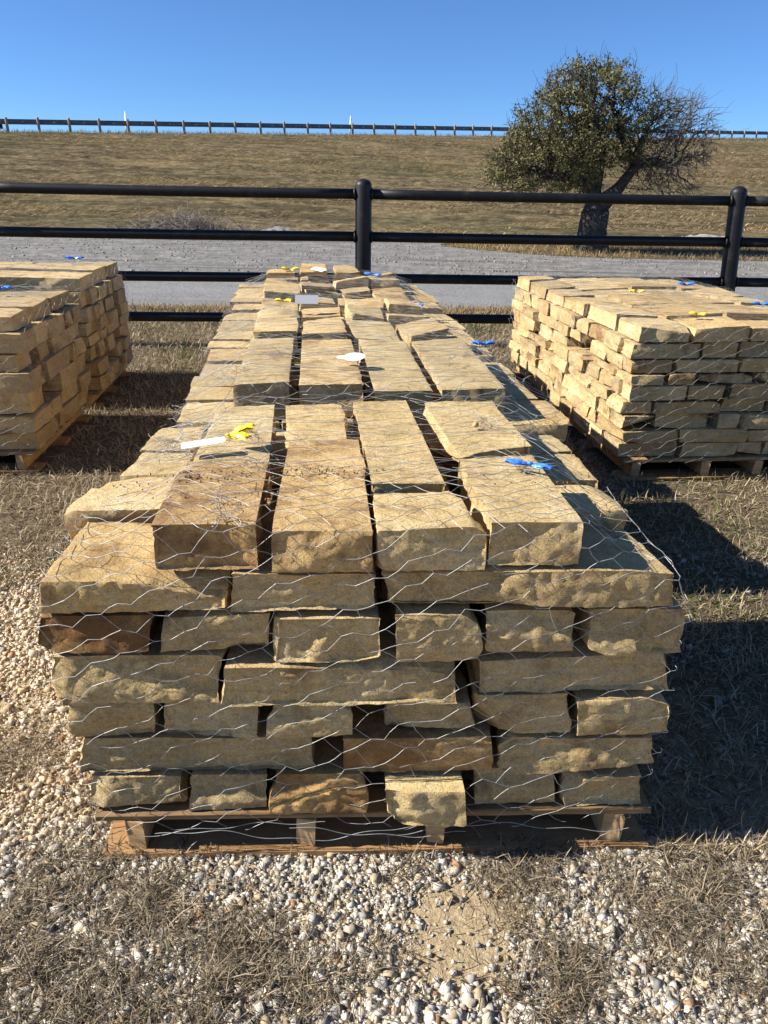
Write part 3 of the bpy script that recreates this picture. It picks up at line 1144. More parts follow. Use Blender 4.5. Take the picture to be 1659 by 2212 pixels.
ties1 = [(-.30, .50), (-.33, .10), (.33, .27), (.30, .62), (-.52, .62), (-.27, .30)]
fm = front_map(.835, 11, .02, ([.1, .22, .33, .43, .54, .64, .74, .84], [-.64, -.655, -.67, -.685, -.695, -.69, -.67, -.66], [.60, .625, .64, .635, .635, .635, .585, .56]),
               ([-.72, -.56, -.47, -.42, .38, .43, .50, .66], [.735, .745, .80, .842, .842, .80, .745, .735]))
tmf, SL = top_map(.66, .832, .735, .43, 12, ties1, hr=.565)
parts = [hexnet(-.69, .64, .085, .835 + .30, .125, .057, fm, .00064, .0045, 1, .03),
         hexnet(SL[0], SL[1] - .02, .24, .90, .18, .064, tmf, .00042, .010, 2, .16, .12)]
loose = []
rs = np.random.default_rng(4)
for k in range(9):
    y0 = rs.uniform(.2, .9)
    xs = np.linspace(-.60, .47, 26)
    yy = y0 + .05 * np.sin(xs * rs.uniform(2, 5) + rs.uniform(0, 6)) + .015 * np.sin(xs * 17 + k)
    zz = np.interp(xs, [-.66, -.46, -.42, .40, .45, .63], [.75, .80, .852, .852, .80, .75]) + .008 * np.sin(xs * 13 + k * 2) + .004
    loose.append(np.stack([xs, yy, zz], 1))
for (tx, ty) in ties1:
    for k in range(6):
        a_ = rs.uniform(0, 6.28)
        L_ = rs.uniform(.06, .20)
        t = np.linspace(0, 1, 7)
        X = tx + np.cos(a_) * L_ * t
        Yv = ty + np.sin(a_) * L_ * t * .8
        Z = np.interp(X, [-.66, -.46, -.42, .40, .45, .63], [.75, .80, .850, .850, .80, .75]) + .006 + .014 * np.sin(t * 3.1)
        loose.append(np.stack([X, np.maximum(Yv, -.01), Z], 1))
    parts.append(curl_tangle((tx, ty, .846 if abs(tx) < .45 else .80), 9, .006, .0007, int(tx * 100) + 300, .6, .03))
parts.append(strands(loose, .00055))
parts.append(curl_tangle((-.53, .64, .765), 60, .022, .0006, 71, .3, .055))
parts.append(curl_tangle((-.47, .70, .81), 26, .020, .0006, 72, .3, .06))
parts.append(curl_tangle((.46, .22, .76), 12, .014, .0006, 73, .4, .05))
parts.append(curl_tangle((-.31, .02, .84), 16, .010, .0008, 74, .5, .04))
# the stretched hem of the net across the pallet
hem = []
for k, (xa, xb) in enumerate(((-.54, -.12), (-.20, .20), (.02, .58), (-.50, .1))):
    xs = np.linspace(xa, xb, 46)
    hem.append(np.stack([xs, -.030 - .006 * np.sin(xs * 6 + k), .092 + .015 * np.cos((xs + .18) * (7 + 2 * k) + .9 * k) - .004 * k + .005 * np.sin(xs * 41 + k)], 1))
parts.append(strands(hem, .00085))
net_object(parts, S1.location, Y1, 'hexagonal wire netting stretched over the nearest stone stack')

NETS = {'s2': ('wire netting draped over the second stack of the middle row', .68, .82, .47, .88), 's3': ('wire netting draped over the third stack of the middle row', .68, .81, .45, 1.28),
        's4': ('wire netting draped over the farthest stack of the middle row', .68, .80, .48, 1.25), 'l1': ('wire netting on the nearer stack at the left', .66, .81, .63, 1.05),
        'l2': ('wire netting on the farther stack at the left', .66, .86, .63, 1.05), 'r1': ('wire netting on the nearer stack at the right', .665, .81, .65, 1.20),
        'r2': ('wire netting on the farther stack at the right', .67, .78, .655, 1.15)}


def side_map(sgn, hw, ztop, seed):
    def f(ab):
        P = np.stack([np.full(len(ab), sgn * (hw + .016)), ab[:, 0], ab[:, 1]], 1)
        return P + wob(P, .010, 6, seed)
    return f


for q, (key, (lab, hw, zt, tw_, dep)) in enumerate(NETS.items()):
    st, zs = LD[key]
    r_ = .00078 if key in ('s2', 'r1', 'l1') else .0008
    ti = [(-.3 * hw / .65, dep * .5), (.3 * hw / .65, dep * .35), (-.45, dep * .25), (.42, dep * .6)]
    f2, SL = top_map(hw, zt + .006, zs[-2], tw_ if tw_ < .6 else tw_ - .01, 40 + q, ti)
    wide = tw_ >= .6
    parts = [hexnet(-hw + .01, hw - .03, .10, zt + (.06 if not wide else .02), .125, .057, front_map(zt + .006, 60 + q, .022, ([0, 1], [-hw, -hw], [hw, hw]), ([-hw, -tw_ - .04, -tw_ + .02, tw_ - .02, tw_ + .04, hw], [zs[-2] + .01, zs[-2] + .015, zt + .01, zt + .01, zs[-2] + .015, zs[-2] + .01] if not wide else [zt + .006] * 6)), r_, .004, 20 + q, .03)]
    
    parts.append(hexnet(SL[0], SL[1] - .02, .03, dep - .02, .18, .066, f2, r_ * .62, .009, 80 + q, .05, .12))
    if key[0] == 'l':
        parts.append(hexnet(0, dep, .10, zt, .125, .057, side_map(1, hw, zt, 7), r_, .004, 90 + q, .03))
    if key[0] == 'r':
        parts.append(hexnet(0, dep, .10, zt, .125, .057, side_map(-1, hw, zt, 8), r_, .004, 90 + q, .03))
    rs = np.random.default_rng(q + 200)
    lo_ = []
    for k in range(7):
        y0 = rs.uniform(.05, dep - .05)
        xs = np.linspace(-hw + .05, hw - .05, 24)
        yy = y0 + .05 * np.sin(xs * rs.uniform(2, 5) + rs.uniform(0, 6))
        zz = np.interp(np.abs(xs), [0, tw_ - .03, tw_ + .03, hw], [zt + .02, zt + .018, zt - .01, zs[-2] + .02]) + .006 * np.sin(xs * 13 + k)
        lo_.append(np.stack([xs, yy, zz], 1))
    parts.append(strands(lo_, r_))
    for (tx, ty) in ti:
        parts.append(curl_tangle((tx, ty, zt + .015), 10, .012, r_, int(ty * 900) + q, .5, .05))
    if not wide:
        parts.append(curl_tangle((-hw + .16, dep * .55, zs[-2] + .03), 22, .024, r_, 500 + q, .3, .06))
        parts.append(curl_tangle((hw - .16, dep * .4, zs[-2] + .03), 16, .024, r_, 520 + q, .3, .06))
    net_object(parts, st.location, st.rotation_euler[2], lab, 3)

# ================================================================== ribbons and tags
def loop_mesh(name, L, W, seed, twist=.5):
    """one flattened, crumpled loop of plastic film, pinched at the knot"""
    rs = np.random.default_rng(seed)
    n, m = 14, 7
    V, Q = [], []
    for lay in (0, 1):
        for i in range(n + 1):
            t = i / n
            w = W * (.12 + .88 * min(1, t * 1.9) ** .8) * (1 - .12 * t)
            for j in range(m + 1):
                v = j / m - .5
                x = L * t
                y = w * v + .1 * L * math.sin(t * 2.4) * twist
                bow = .35 * W * math.sin(math.pi * t * .9) * (1 if lay else -.25)
                z = bow * (1 - (2 * v) ** 2 * .6) + .10 * W * math.sin(v * 14 + t * 5 + seed)
                V.append((x, y, z))
        b = lay * (n + 1) * (m + 1)
        for i in range(n):
            for j in range(m):
                k = b + i * (m + 1) + j
                Q.append((k, k + m + 1, k + m + 2, k + 1))
    b = (n + 1) * (m + 1)
    for j in range(m):
        k = n * (m + 1) + j
        Q.append((k, k + 1, b + k + 1, b + k))
    V = np.array(V) + rs.normal(0, W * .03, (len(V), 3))
    return mesh_np(name, V, None, Q, smooth=True)


def ribbon(world, angs, L, W, mat, label, seed, lift=.006):
    if world[1] > 2.5:
        L, W = L * .8, W * .75
    r_ = empty('ribbon_bow', world, 0)
    tag(r_, label, 'ribbon', 'blue ribbons' if mat is M['blue'] else 'yellow ribbons')
    for k, (a_, tilt) in enumerate(angs):
        o = obj('loop', loop_mesh('loop', L * (1 if k % 2 == 0 else .92), W, seed + k * 3), mat, r_, (0, 0, lift))
        o.rotation_euler = (0, -R(tilt), R(a_))
    V, T, Q = tube_path([(-.006, 0, lift + .001), (-.002, .001, lift + .004), (.003, 0, lift + .004), (.007, -.001, lift + .001)], [.002, .0048, .0046, .002], 8)
    obj('knot', mesh_np('knot', V, T, Q, smooth=True), mat, r_)
    return r_


def s1w(x, y, z):
    c, s = math.cos(Y1), math.sin(Y1)
    return (-.001 + c * x - s * y, 1.2765 + s * x + c * y, z)


ribbon(s1w(.338, .268, .853), [(160, 4), (-38, 3)], .056, .020, M['blue'], 'blue ribbon bow tied to the netting of the nearest stack', 1)
ribbon(s1w(-.365, .475, .848), [(2, 22), (-28, 8)], .070, .030, M['yellow'], 'yellow ribbon loop beside the white card on the nearest stack', 5)
ribbon((.39, 3.01, .84), [(178, 6), (8, 8)], .060, .034, M['blue'], 'blue ribbon bow on the right corner of the second middle stack', 9)
ribbon((.16, 4.26, .80), [(160, 15), (20, 12)], .055, .045, M['blue'], 'blue ribbon on the shaded grey edge of the third middle stack', 13)
ribbon((-.56, 4.12, .835), [(176, 8), (-20, 10)], .062, .040, M['yellow'], 'yellow ribbon beside the grey card on the third middle stack', 17)
ribbon((-.71, 5.60, .845), [(180, 12), (5, 12)], .085, .045, M['yellow'], 'yellow ribbon on the farthest stack of the middle row', 21)
ribbon((-.11, 5.60, .82), [(150, 10), (-35, 8)], .085, .045, M['blue'], 'blue ribbon on the farthest stack of the middle row', 25)
ribbon((-2.22, 4.40, .835), [(185, 10), (-15, 12)], .075, .045, M['blue'], 'blue ribbon on the left stack cut by the photo edge', 29)
ribbon((-2.31, 5.72, .885), [(180, 8), (5, 8)], .085, .045, M['blue'], 'blue ribbon at the back corner of the farther left stack', 33)
ribbon((1.62, 3.97, .828), [(170, 10), (-30, 12)], .055, .038, M['yellow'], 'yellow ribbon on the near edge of the right stack', 37)
ribbon((2.14, 4.38, .83), [(180, 10), (0, 8)], .07, .04, M['blue'], 'blue ribbon at the right photo edge on the nearer right stack', 41)
ribbon((1.62, 4.99, .812), [(175, 8), (-5, 8)], .065, .04, M['yellow'], 'yellow ribbon between the two right stacks', 45)
ribbon((2.14, 5.54, .80), [(190, 14), (10, 14)], .085, .045, M['blue'], 'blue ribbon beside the fence post on the farther right stack', 49)


def card(name, outline, th, mat, loc, rot, label, curl=0.0, marks=None):
    n = len(outline)
    V = [(x, y, curl * x * x * 8 + th) for x, y in outline] + [(x, y, curl * x * x * 8) for x, y in outline]
    F = [tuple(range(n)), tuple(range(2 * n - 1, n - 1, -1))] + [(i, n + i, n + (i + 1) % n, (i + 1) % n) for i in range(n)]
    F = [f if k < 2 else f[::-1] if False else f for k, f in enumerate(F)]
    me = bpy.data.meshes.new(name)
    me.from_pydata(V, [], F)
    o = obj(name, me, mat, None, loc)
    o.rotation_euler = rot
    tag(o, label, 'tag')
    if marks:
        bx = [(x0, x1, y0, y1, curl * x0 * x0 * 8 + th + .0002, curl * x0 * x0 * 8 + th + .0006) for (x0, x1, y0, y1) in marks]
        obj('lettering', boxes_mesh('lettering', bx), M['ink'], o)
    return o


def glyphs(x, y, n, w, h, t, seed):
    """hand-set little letters built from strokes"""
    rs = random.Random(seed)
    out = []
    for i in range(n):
        x0 = x + i * w * 1.5
        kind = rs.randrange(4)
        out.append((x0, x0 + t, y, y + h))
        if kind in (0, 1):
            out.append((x0 + w - t, x0 + w, y, y + h))
            out.append((x0 + t, x0 + w - t, y + h * .45, y + h * .45 + t))
        if kind in (1, 2):
            out.append((x0 + t, x0 + w - t, y + h - t, y + h))
        if kind in (2, 3):
            out.append((x0 + t, x0 + w - t, y, y + t))
            out.append((x0 + t, x0 + w * .8, y + h * .5, y + h * .5 + t))
    return out


rect = [(-.052, -.017), (.046, -.017), (.052, -.011), (.052, .011), (.046, .017), (-.052, .017)]
card('paper_tag', rect, .0006, M['paper'], s1w(-.415, .425, .852), (R(6), R(-6), R(16)), 'long white paper tag beside the yellow ribbon on the nearest stack', .15,
     glyphs(-.006, -.004, 5, .0055, .008, .0013, 3))
an = np.linspace(0, 2 * math.pi, 28, endpoint=False)
disc = [((.032 + .004 * math.cos(2 * t)) * math.cos(t), .030 * math.sin(t)) for t in an if not (2.75 < t < 3.53)]
disc = disc[:13] + [(-.034, .012), (-.050, .011), (-.056, .0), (-.050, -.011), (-.034, -.012)] + disc[13:]
card('paper_tag', [(x * 1.15, y * 1.15) for x, y in disc], .0006, M['paper'], (-.12, 2.70, .850), (R(14), R(-4), R(4)), 'round white tag with a tab on the second middle stack', .1)
rect2 = [(-.062, -.032), (.062, -.032), (.062, .032), (-.062, .032)]
card('card_tag', rect2, .0006, M['greycard'], (-.44, 4.12, .850), (R(38), R(0), R(4)), 'grey printed card beside the yellow ribbon on the third middle stack', .15,
     glyphs(-.028, -.004, 4, .0085, .010, .0022, 5) + [(-.050, -.040, -.006, -.003), (-.050, -.040, .004, .007), (-.053, -.050, -.004, .005), (-.040, -.037, -.004, .005)])
rect3 = [(-.060, -.026), (.052, -.030), (.060, -.02), (.056, .028), (-.05, .030), (-.062, .018)]
card('paper_tag', rect3, .0006, M['paper'], (-.51, 5.66, .852), (R(16), R(4), R(-38)), 'white paper tag on the farthest stack of the middle row', .15)

# pebble on the near stack
rv = rock_variants(3, 5, 2)
V, F = rv[0]
pb = obj('pebble', mesh_np('pebble', V * [.015, .011, .010], F, None, np.tile([.42, .28, .14], (len(V), 1))), M['pebble'], None, s1w(.265, .60, .848))
tag(pb, 'small tan pebble lying on top of the nearest stack', 'pebble')

# crumbs of soil on two of its stones
cl = rock_variants(4, 8, 1)
VV, FF, CC, nb_ = [], [], [], 0
rs = np.random.default_rng(3)
for (cx, cy, sx, sy, n) in ((-.345, .27, .07, .022, 110), (-.40, .25, .02, .02, 16), (-.13, .30, .06, .016, 70), (-.60, .40, .05, .05, 26), (.36, .22, .05, .02, 40), (-.31, .17, .08, .04, 30)):
    for k in range(n):
        V, F = cl[rs.integers(4)]
        s_ = rs.uniform(.0012, .0042)
        x, y = cx + rs.normal(0, sx), cy + rs.normal(0, sy)
        VV.append(V * s_ + [x, y, (.832 if abs(x) < .47 else .742) + s_ * .5])
        FF.append(F + nb_)
        nb_ += len(V)
        CC.append(np.tile(np.array([.17, .10, .055]) * rs.uniform(.6, 1.5), (len(V), 1)))
so = obj('soil_crumbs', mesh_np('soil_crumbs', np.concatenate(VV), np.concatenate(FF), None, np.concatenate(CC)), M['pebble'], None, S1.location)
so.rotation_euler = (0, 0, Y1)
tag(so, 'brown soil crumbs scattered over the nearest stack', 'soil', kind='stuff')

# ================================================================== pipe fence
FE = empty('pipe_fence', (-.24, 7.2, 0), 0)
tag(FE, 'black pipe fence with four rails behind the stone stacks', 'fence')


def fy(x):
    return 7.17 + .072 * x


posts = [(-7.2, -7.2), (-3.72, -3.72), (-.236, -.236), (3.30, 3.185), (6.85, 6.85), (10.4, 10.4)]
for (xb, xt) in posts:
    V = []
    H_ = 1.475
    zs_ = [0, .4, .9, 1.42] + [1.42 + .055 * math.sin(t) for t in (.3, .6, .9, 1.2, 1.45)]
    rs_ = [.073] * 4 + [.073 * math.cos(t) for t in (.3, .6, .9, 1.2, 1.45)]
    pts = [(xb + (xt - xb) * z / H_ + .24, fy(xb) - 7.2, z) for z in zs_]
    V, T, Q = tube_path(pts, rs_, 28)
    obj('post', mesh_np('post', V, T, Q, smooth=True), M['black'], FE)
for i in range(len(posts) - 1):
    for z in (1.35, .995, .635, .275):
        pa, pb_ = posts[i], posts[i + 1]
        xa = pa[0] + (pa[1] - pa[0]) * z / 1.475
        xb = pb_[0] + (pb_[1] - pb_[0]) * z / 1.475
        xs = np.linspace(xa + .06, xb - .06, 9)
        pts = [(x + .24, fy(x) - 7.2, z - .004 * math.sin((x - xa) / (xb - xa) * 3.14)) for x in xs]
        V, T, Q = tube_path(pts, .0435, 18)
        ra = obj('rail', mesh_np('rail', V, T, Q, smooth=True), M['black'], FE)
        for xe, sg_ in ((xa + .071, 1), (xb - .071, -1)):
            k_ = np.arange(5)
            pw = [(xe + .24 + sg_ * (.0 + .004 * j_), fy(xe) - 7.2, z) for j_ in k_]
            V, T, Q = tube_path(pw, [.050, .0535, .052, .048, .043], 18, False)
            V = V + rng.normal(0, .0012, V.shape)
            obj('weld', mesh_np('weld', V, None, Q, smooth=True), M['black'], ra)

# ================================================================== guard rail on the embankment
GU = empty('guard_rail', tuple(CA), 0)
tag(GU, 'long steel guard rail on wooden posts along the top of the grass bank', 'guard rail')
Lc = np.linalg.norm((CB - CA)[:2])
step = 1.905 / Lc
s0 = 1.25 * step
svals = [s0 + k * step for k in range(-9, 42)]
pm = None
for s in svals:
    P = CA + s * (CB - CA) - CA
    if pm is None:
        zs_ = [-.3, 0, .4, .80, .84, .865, .875]
        rs_ = [.085, .085, .085, .085, .075, .05, .01]
        V, T, Q = tube_path([(0, 0, z) for z in zs_], rs_, 12)
        pm = mesh_np('post', V, T, Q, smooth=True)
        pm.materials.append(M['gpost'])
    o = obj('post', pm, None, GU, P + [random.uniform(-.02, .02), 0, random.uniform(-.03, .03)])
    o.rotation_euler = (random.uniform(-.02, .02), random.uniform(-.05, -.01), 0)
# W-beam
dr = (CB - CA) / np.linalg.norm(CB - CA)
back = np.array([-dr[1], dr[0], 0])
prof = [(0, -.155), (.03, -.135), (.075, -.10), (.08, -.06), (.03, -.03), (.01, 0), (.03, .03), (.08, .06), (.075, .10), (.03, .135), (0, .155)]
sv = np.linspace(svals[0], svals[-1], 120)
V = np.concatenate([[(CA + s * (CB - CA) - CA) + back * (.12 + p[0]) + np.array([0, 0, .60 + p[1]]) for p in prof] for s in sv])
m_ = len(prof)
I, J = np.meshgrid(np.arange(len(sv) - 1), np.arange(m_ - 1), indexing='ij')
a = (I * m_ + J).ravel()
obj('beam', mesh_np('beam', V, None, np.stack([a, a + m_, a + m_ + 1, a + 1], 1), smooth=True), M['rail'], GU)
bm_ = boxes_mesh('reflector', [(-.05, .05, -.02, .02, -.02, .02)])
bm_.materials.append(M['white'])
for s in svals:
    P = CA + (s + step * .5) * (CB - CA) - CA - dr * 0 + back * .10 + np.array([0, 0, .60])
    obj('reflector', bm_, None, GU, P)

# white marker posts behind the rail
for (s, h_, lab) in ((svals[0] + step * (9 + 3 - .08), 1.35, 'thin white marker post on the bank, leftmost of three'),
                     (svals[0] + step * (9 + 12 - .06), 1.38, 'white marker post on the bank, middle one of three'),
                     (svals[0] + step * (9 + 24 - .05), 1.5, 'white marker post on the bank right of the oak tree')):
    P = CA + s * (CB - CA) + back * .35
    me = boxes_mesh('marker', [(-.05, .05, -.012, .012, -.1, h_ - .06), (-.035, .035, -.0105, .0105, h_ - .0595, h_)])
    o = obj('marker_post', me, M['white'], None, P)
    o.rotation_euler = (0, R(4), 0)
    tag(o, lab, 'marker post', 'white marker posts')

# ================================================================== car on the highway
def car():
    s = .12 * step
    P = CA + (s0 - 1.05 * step) * (CB - CA) + back * 3.4
    c = empty('car', P + np.array([0, 0, .05]), math.atan2(dr[1], dr[0]))
    tag(c, 'dark car passing behind the guard rail at the left photo edge', 'car')
    # side profile, nose at +x = 0
    body = [(-4.5, .35), (-4.5, .80), (-4.35, .95), (-3.6, 1.0), (-1.25, .93), (-.35, .80), (-.06, .66), (0, .45), (-.02, .28), (-.6, .2), (-3.9, .2)]
    cab = [(-4.2, .97), (-3.7, 1.40), (-2.4, 1.45), (-1.9, 1.38), (-1.2, .93), (-3.6, .98)]

    def extr(name, pr, w, w2, mat, parent):
        n = len(pr)
        V = [(x, -w * (1 if z < .9 else w2), z) for x, z in pr] + [(x, w * (1 if z < .9 else w2), z) for x, z in pr]
        me = bpy.data.meshes.new(name)
        me.from_pydata(V, [], [tuple(range(n)), tuple(range(2 * n - 1, n - 1, -1))] + [(i, n + i, n + (i + 1) % n, (i + 1) % n) for i in range(n)])
        o = obj(name, me, mat, parent)
        bv = o.modifiers.new('bevel', 'BEVEL')
        bv.width = .05
        bv.segments = 3
        return o
    extr('body', body, .90, .95, M['carpaint'], c)
    extr('cabin', cab, .80, .80, M['carpaint'], c)
    for y in (-.735, .735):
        obj('side_window', boxes_mesh('side_window', [(-3.5, -2.1, y - .1, y + .1, 1.03, 1.33)]), M['glass'], c)
    for y in (-.65, .65):
        obj('headlight', boxes_mesh('headlight', [(-.22, -.03, y - .17, y + .17, .58, .70)]), M['chrome'], c)
    obj('grille', boxes_mesh('grille', [(-.1, .012, -.4, .4, .40, .55)]), M['rubber'], c)
    obj('bumper_trim', boxes_mesh('bumper_trim', [(-.1, .02, -.7, .7, .28, .36)]), M['chrome'], c)
    for x in (-.85, -3.6):
        for y in (-.80, .80):
            V, T, Q = tube_path([(x, y - .11, .32), (x, y - .09, .32), (x, y + .09, .32), (x, y + .11, .32)], [.29, .32, .32, .29], 24)
            w = obj('wheel', mesh_np('wheel', V, T, Q), M['rubber'], c)
            V, T, Q = tube_path([(x, y - .118, .32), (x, y + .118, .32)], .19, 18)
            obj('rim', mesh_np('rim', V, T, Q), M['chrome'], w)


car()

# ================================================================== oak tree
def oak():
    base = np.array([4.98, 19.4, 0])
    tr = empty('oak_tree', base)
    tag(tr, 'lone stunted oak, leafy on the left and bare twigs on the right', 'tree')
    rs = np.random.default_rng(21)
    ell = [((-.75, 0, 2.60), (1.60, 1.35, 1.10), 1800), ((-.35, 0, 3.38), (1.30, 1.2, .80), 1200), ((1.40, 0, 2.50), (1.18, 1.1, .98), 1500),
           ((-1.95, 0, 1.85), (.85, .9, .66), 800), ((.45, 0, 2.9), (1.0, 1.0, .95), 600), ((-.9, 0, 1.75), (1.3, 1.0, .5), 350), ((1.5, -.2, 1.55), (.9, .6, .25), 110)]
    A = []
    for c, r, n in ell:
        u = rs.normal(size=(n, 3))
        u /= np.linalg.norm(u, axis=1, keepdims=True)
        u *= rs.random((n, 1)) ** .42
        A.append(np.array(c) + u * np.array(r))
    A = np.concatenate(A)
    A = A[A[:, 2] > 1.15]
    A = A[(fbm(A * 1.5, 91, 2) > -.16) | (rs.random(len(A)) < .25)]
    nodes, par, chains = [], [], []

    def limb(pts, p):
        chain = [p] if p >= 0 else []
        for q in pts:
            q = np.array(q, float)
            s = nodes[p] if p >= 0 else None
            if s is None:
                nodes.append(q)
                par.append(-1)
                p = len(nodes) - 1
                chain.append(p)
                continue
            n = max(1, int(np.linalg.norm(q - s) / .09))
            for k in range(1, n + 1):
                t = k / n
                nodes.append(s + (q - s) * t + (rs.normal(0, .012, 3) if k < n else 0))
                par.append(p)
                p = len(nodes) - 1
                chain.append(p)
        chains.append(chain)
        return p
    r0 = limb([(0, 0, -.05)], -1)
    f0 = limb([(-.02, 0, .5), (.0, 0, .95)], r0)
    l1 = limb([(-.12, .02, 1.3), (-.16, 0, 1.75), (-.30, .1, 2.3), (-.45, .1, 2.9)], f0)
    rt = limb([(.22, -.05, 1.22), (.55, -.08, 1.55), (.80, -.1, 1.95)], f0)
    limb([(.78, -.12, 2.35), (.95, -.1, 2.7)], rt)
    limb([(1.15, -.15, 2.05), (1.6, -.2, 1.95)], rt)
    limb([(.62, .15, 2.3), (.35, .2, 2.75), (.2, .2, 3.1)], rt)
    md = limb([(.05, .15, 1.45), (.10, .25, 2.0), (.05, .25, 2.6)], f0)
    lw = limb([(-.4, -.1, 1.62), (-.9, -.2, 1.68), (-1.5, -.1, 1.78)], limb([(-.13, .0, 1.45)], f0))
    limb([(-.7, .3, 1.95), (-1.2, .45, 2.2)], l1 - 6)
    nman = len(nodes)
    STEP, KILL, INF = .085, .13, .75
    alive = np.ones(len(A), bool)
    near = np.full(len(A), -1)
    nd = np.full(len(A), 1e9)

    def upd(start):
        for k in range(start, len(nodes), 400):
            B = np.array(nodes[k:k + 400])
            d = np.linalg.norm(A[:, None, :] - B[None], axis=2)
            j = d.argmin(1)
            dm = d[np.arange(len(A)), j]
            better = dm < nd
            nd[better] = dm[better]
            near[better] = j[better] + k
    upd(0)
    for it in range(70):
        act = alive & (nd < (INF if it > 4 else 1.3))
        if not act.any():
            break
        dirs = {}
        idx = np.nonzero(act)[0]
        vec = A[idx] - np.array(nodes)[near[idx]]
        vec /= np.maximum(np.linalg.norm(vec, axis=1, keepdims=True), 1e-6)
        acc = np.zeros((len(nodes), 3))
        np.add.at(acc, near[idx], vec)
        cnt = np.bincount(near[idx], minlength=len(nodes))
        st = len(nodes)
        for k in np.nonzero(cnt)[0]:
            d = acc[k] / cnt[k] + rs.normal(0, .28, 3)
            d /= max(np.linalg.norm(d), 1e-6)
            nodes.append(nodes[k] + d * STEP)
            par.append(int(k))
        upd(st)
        alive &= nd > KILL
        if len(nodes) > 11000:
            break
    Nn = np.array(nodes)
    par_ = np.array(par)
    n = len(Nn)
    kids = np.bincount(par_[par_ >= 0], minlength=n)
    # pipe model radii
    rr = np.zeros(n)
    EXP = 2.25
    for k in range(n - 1, -1, -1):
        if rr[k] == 0:
            rr[k] = .0075 ** EXP
        if par_[k] >= 0:
            rr[par_[k]] += rr[k]
    rad = rr ** (1 / EXP)
    sc = .33 / rad[f0]
    rad = np.where(rad > .012, rad * (1 + (sc - 1) * np.clip((rad - .012) / .06, 0, 1)), rad)
    rad = np.minimum(rad, np.interp(Nn[:, 2], [0, 1.0, 1.3, 2.0, 2.8, 4], [.9, .34, .155, .10, .06, .03]))
    low = Nn[:, 2] < .5
    rad = np.where(low & (rad > .1), rad * (1 + .5 * np.clip((.35 - Nn[:, 2]) / .35, 0, 1)), rad)
    ok = par_ >= 0
    P0, P1 = Nn[par_[ok]], Nn[ok]
    R1_ = rad[ok]
    R0_ = np.minimum(rad[par_[ok]], R1_ * 1.35)
    child = np.nonzero(ok)[0]
    man = child < nman
    big = (R1_ > .02) & ~man
    VB, QB, CB_, nb = [], [], [], 0
    for sel, sides in ((big, 7), (~big & ~man, 4)):
        V, Q = tube_mesh_arrays(P0[sel] - (P1[sel] - P0[sel]) * .15, P1[sel], R0_[sel], R1_[sel], sides)
        gray = np.where(V[:, 0] > .7, 1.0, .0)[:, None]
        c0 = np.array([.060, .052, .045])
        c1 = np.array([.13, .118, .105]) if sides == 4 else np.array([.075, .067, .06])
        VB.append(V)
        QB.append(Q + nb)
        CB_.append(c0 + (c1 - c0) * gray)
        nb += len(V)
    tag(obj('branches', mesh_np('branches', np.concatenate(VB), None, np.concatenate(QB), np.concatenate(CB_), smooth=True), M['bark'], tr), kind='stuff')
    # trunk and main limbs as smooth, furrowed tubes
    VV, TT_, QQ, nb = [], [], [], 0
    for ch in chains:
        if len(ch) < 3:
            continue
        P = Nn[ch].copy()
        rd = rad[ch].copy()
        if ch[0] != r0 and len(rd) > 2:
            rd[0] = rd[1] = min(rd[1], rd[2] * 1.25)
        for _ in range(3):
            P[1:-1] = (P[:-2] + 2 * P[1:-1] + P[2:]) / 4
            rd[1:-1] = (rd[:-2] + 2 * rd[1:-1] + rd[2:]) / 4
        V, T, Q = tube_path(P, rd, 22)
        VV.append(V)
        TT_.append(T + nb)
        QQ.append(Q + nb)
        nb += len(V)
    # short base below the fork
    zb = np.linspace(-.05, 1.15, 16)
    cx = .03 * np.sin(zb * 4)
    V, T, Q = tube_path(np.stack([cx, zb * 0, zb], 1), np.interp(zb, [-.05, .1, .3, .7, 1.0, 1.15], [.47, .37, .30, .275, .29, .22]), 34)
    VV.append(V)
    TT_.append(T + nb)
    QQ.append(Q + nb)
    V = np.concatenate(VV)
    thv = np.arctan2(V[:, 1], V[:, 0])
    fur = .05 * fbm(V * np.array([4, 4, 1.4]), 12, 3) + .022 * fbm(V * np.array([14, 14, 5]), 15, 3)
    dv = np.stack([np.cos(thv), np.sin(thv), 0 * thv], 1)
    V = V + dv * (fur * np.clip(1.4 - V[:, 2] * .5, .25, 1))[:, None]
    C = np.array([.072, .064, .056]) * (1 + .7 * fbm(V * 9, 3, 3))[:, None]
    obj('trunk', mesh_np('trunk', V, np.concatenate(TT_), np.concatenate(QQ), C, smooth=True), M['bark'], tr)
    # fine whips beyond the crown
    tips = np.nonzero((kids == 0))[0]
    cen = np.array([0, 0, 2.2])
    W0, W1, WC, WR = [], [], [], []
    for k in tips:
        p = Nn[k]
        rightness = np.clip((p[0] - .5) / .6, 0, 1)
        nt = 3 + (rs.random() < .6) + int(rightness * 3)
        for q in range(nt):
            d = (p - cen) / max(np.linalg.norm(p - cen), .2) * .6 + rs.normal(0, .55, 3) + np.array([0, 0, .25 - .5 * rightness * (p[2] < 2.4)])
            d /= np.linalg.norm(d)
            L_ = rs.uniform(.08, .28) * (1 + .5 * rightness)
            if rs.random() < .09:
                L_ *= 2.1
            a_, b_ = p, p + d * L_ * .5
            d2 = d + rs.normal(0, .35, 3)
            c_ = b_ + d2 / np.linalg.norm(d2) * L_ * .5
            W0 += [a_, b_]
            W1 += [b_, c_]
            WR += [.0055, .0038]
            WC += [rightness] * 2
    V, Q = tube_mesh_arrays(W0, W1, WR, np.array(WR) * .75, 3)
    C = np.array([.055, .046, .038]) + np.repeat(np.array(WC), 6)[:, None] * np.array([.125, .118, .11])
